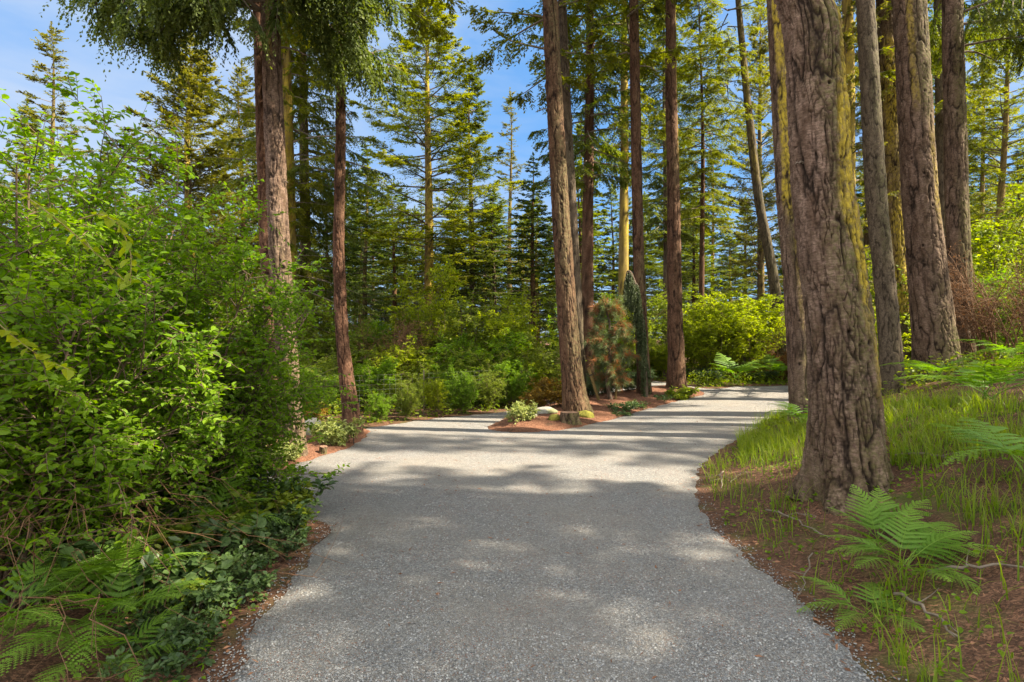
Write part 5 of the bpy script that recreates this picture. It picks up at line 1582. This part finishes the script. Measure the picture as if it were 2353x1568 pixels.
# needles, bark flakes and small twigs lying about
def flecks(x, y, zf, rng, l0, l1, w0):
    N = len(x)
    a = rng.uniform(0, 6.283, N)
    L = rng.uniform(l0, l1, N)[:, None]
    d = np.stack([np.cos(a), np.sin(a), rng.normal(0, 0.18, N)], -1)
    sd = np.stack([-np.sin(a), np.cos(a), rng.normal(0, 0.4, N)], -1) * (w0 * rng.uniform(0.5, 1.6, N))[:, None]
    c = np.stack([x, y, zf + rng.uniform(0.004, 0.016, N)], -1)
    V = np.stack([c - d * L - sd * .5, c - d * L * .2 - sd, c + d * L, c + sd], 1).reshape(-1, 3)
    return V, np.arange(N * 4).reshape(-1, 4)
M['litter'] = leaf_mat('brown_litter', (0.085, 0.042, 0.024), (0.30, 0.15, 0.085), None, 0.1, (1, 0.8, 0.6), 0.85, 6.0)
N = 80000
lx, ly = rng.uniform(-4.5, 7.5, N), rng.uniform(2.0, 13.0, N)
sd = seg_dist(lx, ly, ROAD, True)
isl = seg_dist(lx, ly, ISLAND, True)
pr = np.where(sd < 0, 0.42, 0.0)
pr = np.where((sd >= 0) & (sd < 0.25), 0.25 * (1 - sd / 0.25) ** 2, pr)
pr = np.where(sd >= 0.25, 0.018, pr)
pr = np.where(isl > 0, 0.6, pr)
pr = np.where((ly > 7) & (isl < 0), pr * 0.5, pr)
keep = rng.random(N) < pr
lx, ly = lx[keep], ly[keep]
V, Q = flecks(lx, ly, terr(lx, ly) + 0.012, rng, 0.008, 0.03, 0.005)
tag(part('forest_litter', V, [Q], M['litter']), kind='stuff')

def pebbles(x, y, zf, r, rng):
    t = (1 + 5 ** 0.5) / 2
    ico = nrm(np.array([(-1, t, 0), (1, t, 0), (-1, -t, 0), (1, -t, 0), (0, -1, t), (0, 1, t), (0, -1, -t), (0, 1, -t), (t, 0, -1), (t, 0, 1), (-t, 0, -1), (-t, 0, 1)], float))
    fc = np.array([(0, 11, 5), (0, 5, 1), (0, 1, 7), (0, 7, 10), (0, 10, 11), (1, 5, 9), (5, 11, 4), (11, 10, 2), (10, 7, 6), (7, 1, 8), (3, 9, 4), (3, 4, 2), (3, 2, 6), (3, 6, 8), (3, 8, 9), (4, 9, 5), (2, 4, 11), (6, 2, 10), (8, 6, 7), (9, 8, 1)])
    N = len(x)
    k = ico[None] * rng.uniform(0.7, 1.2, (N, 12, 1)) * (r[:, None, None] * rng.uniform(0.6, 1.25, (N, 1, 3)) * np.array([1, 1, 0.62]))
    a = rng.uniform(0, 6.283, N)
    ca, sa = np.cos(a)[:, None], np.sin(a)[:, None]
    V = np.stack([k[..., 0] * ca - k[..., 1] * sa + x[:, None], k[..., 0] * sa + k[..., 1] * ca + y[:, None], k[..., 2] + (zf + r * 0.25)[:, None]], -1)
    F2 = (np.arange(N) * 12)[:, None, None] + fc[None]
    return V.reshape(-1, 3), F2.reshape(-1, 3)
def pebble_mat():
    k = NT('loose_pebbles')
    rnd = k.n('ShaderNodeNewGeometry').outputs['Random Per Island']
    c = k.ramp(rnd, [(0.0, (0.08, 0.082, 0.085)), (0.35, (0.18, 0.185, 0.19)), (0.8, (0.27, 0.27, 0.262)), (1.0, (0.36, 0.355, 0.335))])
    return k.surf(c, 0.8, None, 0.3)
M['pebble'] = pebble_mat()
N = 120000
px = rng.uniform(-2.2, 2.6, N)
py = 2.35 + 5.0 * rng.random(N) ** 1.6
sd = seg_dist(px, py, ROAD, True)
pr = np.where(sd > 0, np.clip(1.0 - (py - 2.4) / 5.0, 0, 1) * 0.5, 0.0)
pr = np.where((sd > -0.16) & (sd < 0.18), 0.55 * np.clip(1.15 - (py - 2.4) / 5, 0, 1) * np.where(sd < 0, 1 + sd / 0.16, 1), pr)
keep = rng.random(N) < pr
px, py, sd = px[keep], py[keep], sd[keep]
V, F3 = pebbles(px, py, terr(px, py) + np.where(sd > 0, 0.010, 0.004), rng.uniform(0.003, 0.0075, len(px)), rng)
tag(part('loose_gravel', V, [F3], M['pebble']), kind='stuff')

# fallen sticks on the right bank
def stick(u0, v0, u1, v1, r, seed, label, forks=3):
    rng = np.random.default_rng(seed)
    a, b = G(u0, v0), G(u1, v1)
    s = np.linspace(0, 1, 10)[:, None]
    C = a * (1 - s) + b * s + rng.normal(0, 0.012, (10, 3))
    C[:, 2] = terr(C[:, 0], C[:, 1]) + r + 0.02 + 0.03 * np.sin(s[:, 0] * 3.1)
    o0 = C[0].copy()
    C = C - o0
    V1, Q1 = tubes(C[None], np.linspace(r, r * 0.45, 10)[None], 7)
    B, _ = grow(C[None], forks, rng, 0.3, 0.9, 25, 55, lambda s, p, q: p * q.uniform(0.15, 0.4, s.shape), 6, 0.05, 0.2, 0.3)
    V2, Q2 = tubes(B, np.full((len(B), 1), r * 0.4) * np.linspace(1, 0.4, 6)[None], 5)
    V, Fc = merge((V1, Q1), (V2, Q2))
    o = part('fallen_branch', V, Fc, M['wood'], None, None, True)
    o.location = tuple(o0)
    tag(o, label, 'stick')
stick(1760, 1180, 1905, 1250, 0.010, 111, 'longest fallen stick in front of the thickest trunk foot')
stick(1800, 1195, 1880, 1200, 0.005, 112, 'thin fallen twig just above the longest stick')
stick(2130, 1330, 2353, 1318, 0.012, 113, 'fallen branch lying at the right edge beyond the large fern')
stick(2060, 1380, 2200, 1480, 0.011, 114, 'pale fallen stick right of the large fern')
stick(1658, 1090, 1660, 1130, 0.010, 115, 'short pale stick lying near the gravel edge')
stick(1680, 1115, 1720, 1090, 0.006, 116, 'short twig beside the pale stick near the gravel')
stick(2060, 1055, 2200, 1065, 0.012, 117, 'stick hidden in the tall grass on the right bank')
stick(1870, 1280, 1830, 1400, 0.006, 118, 'thin twig running towards the gravel below the ferns', 2)
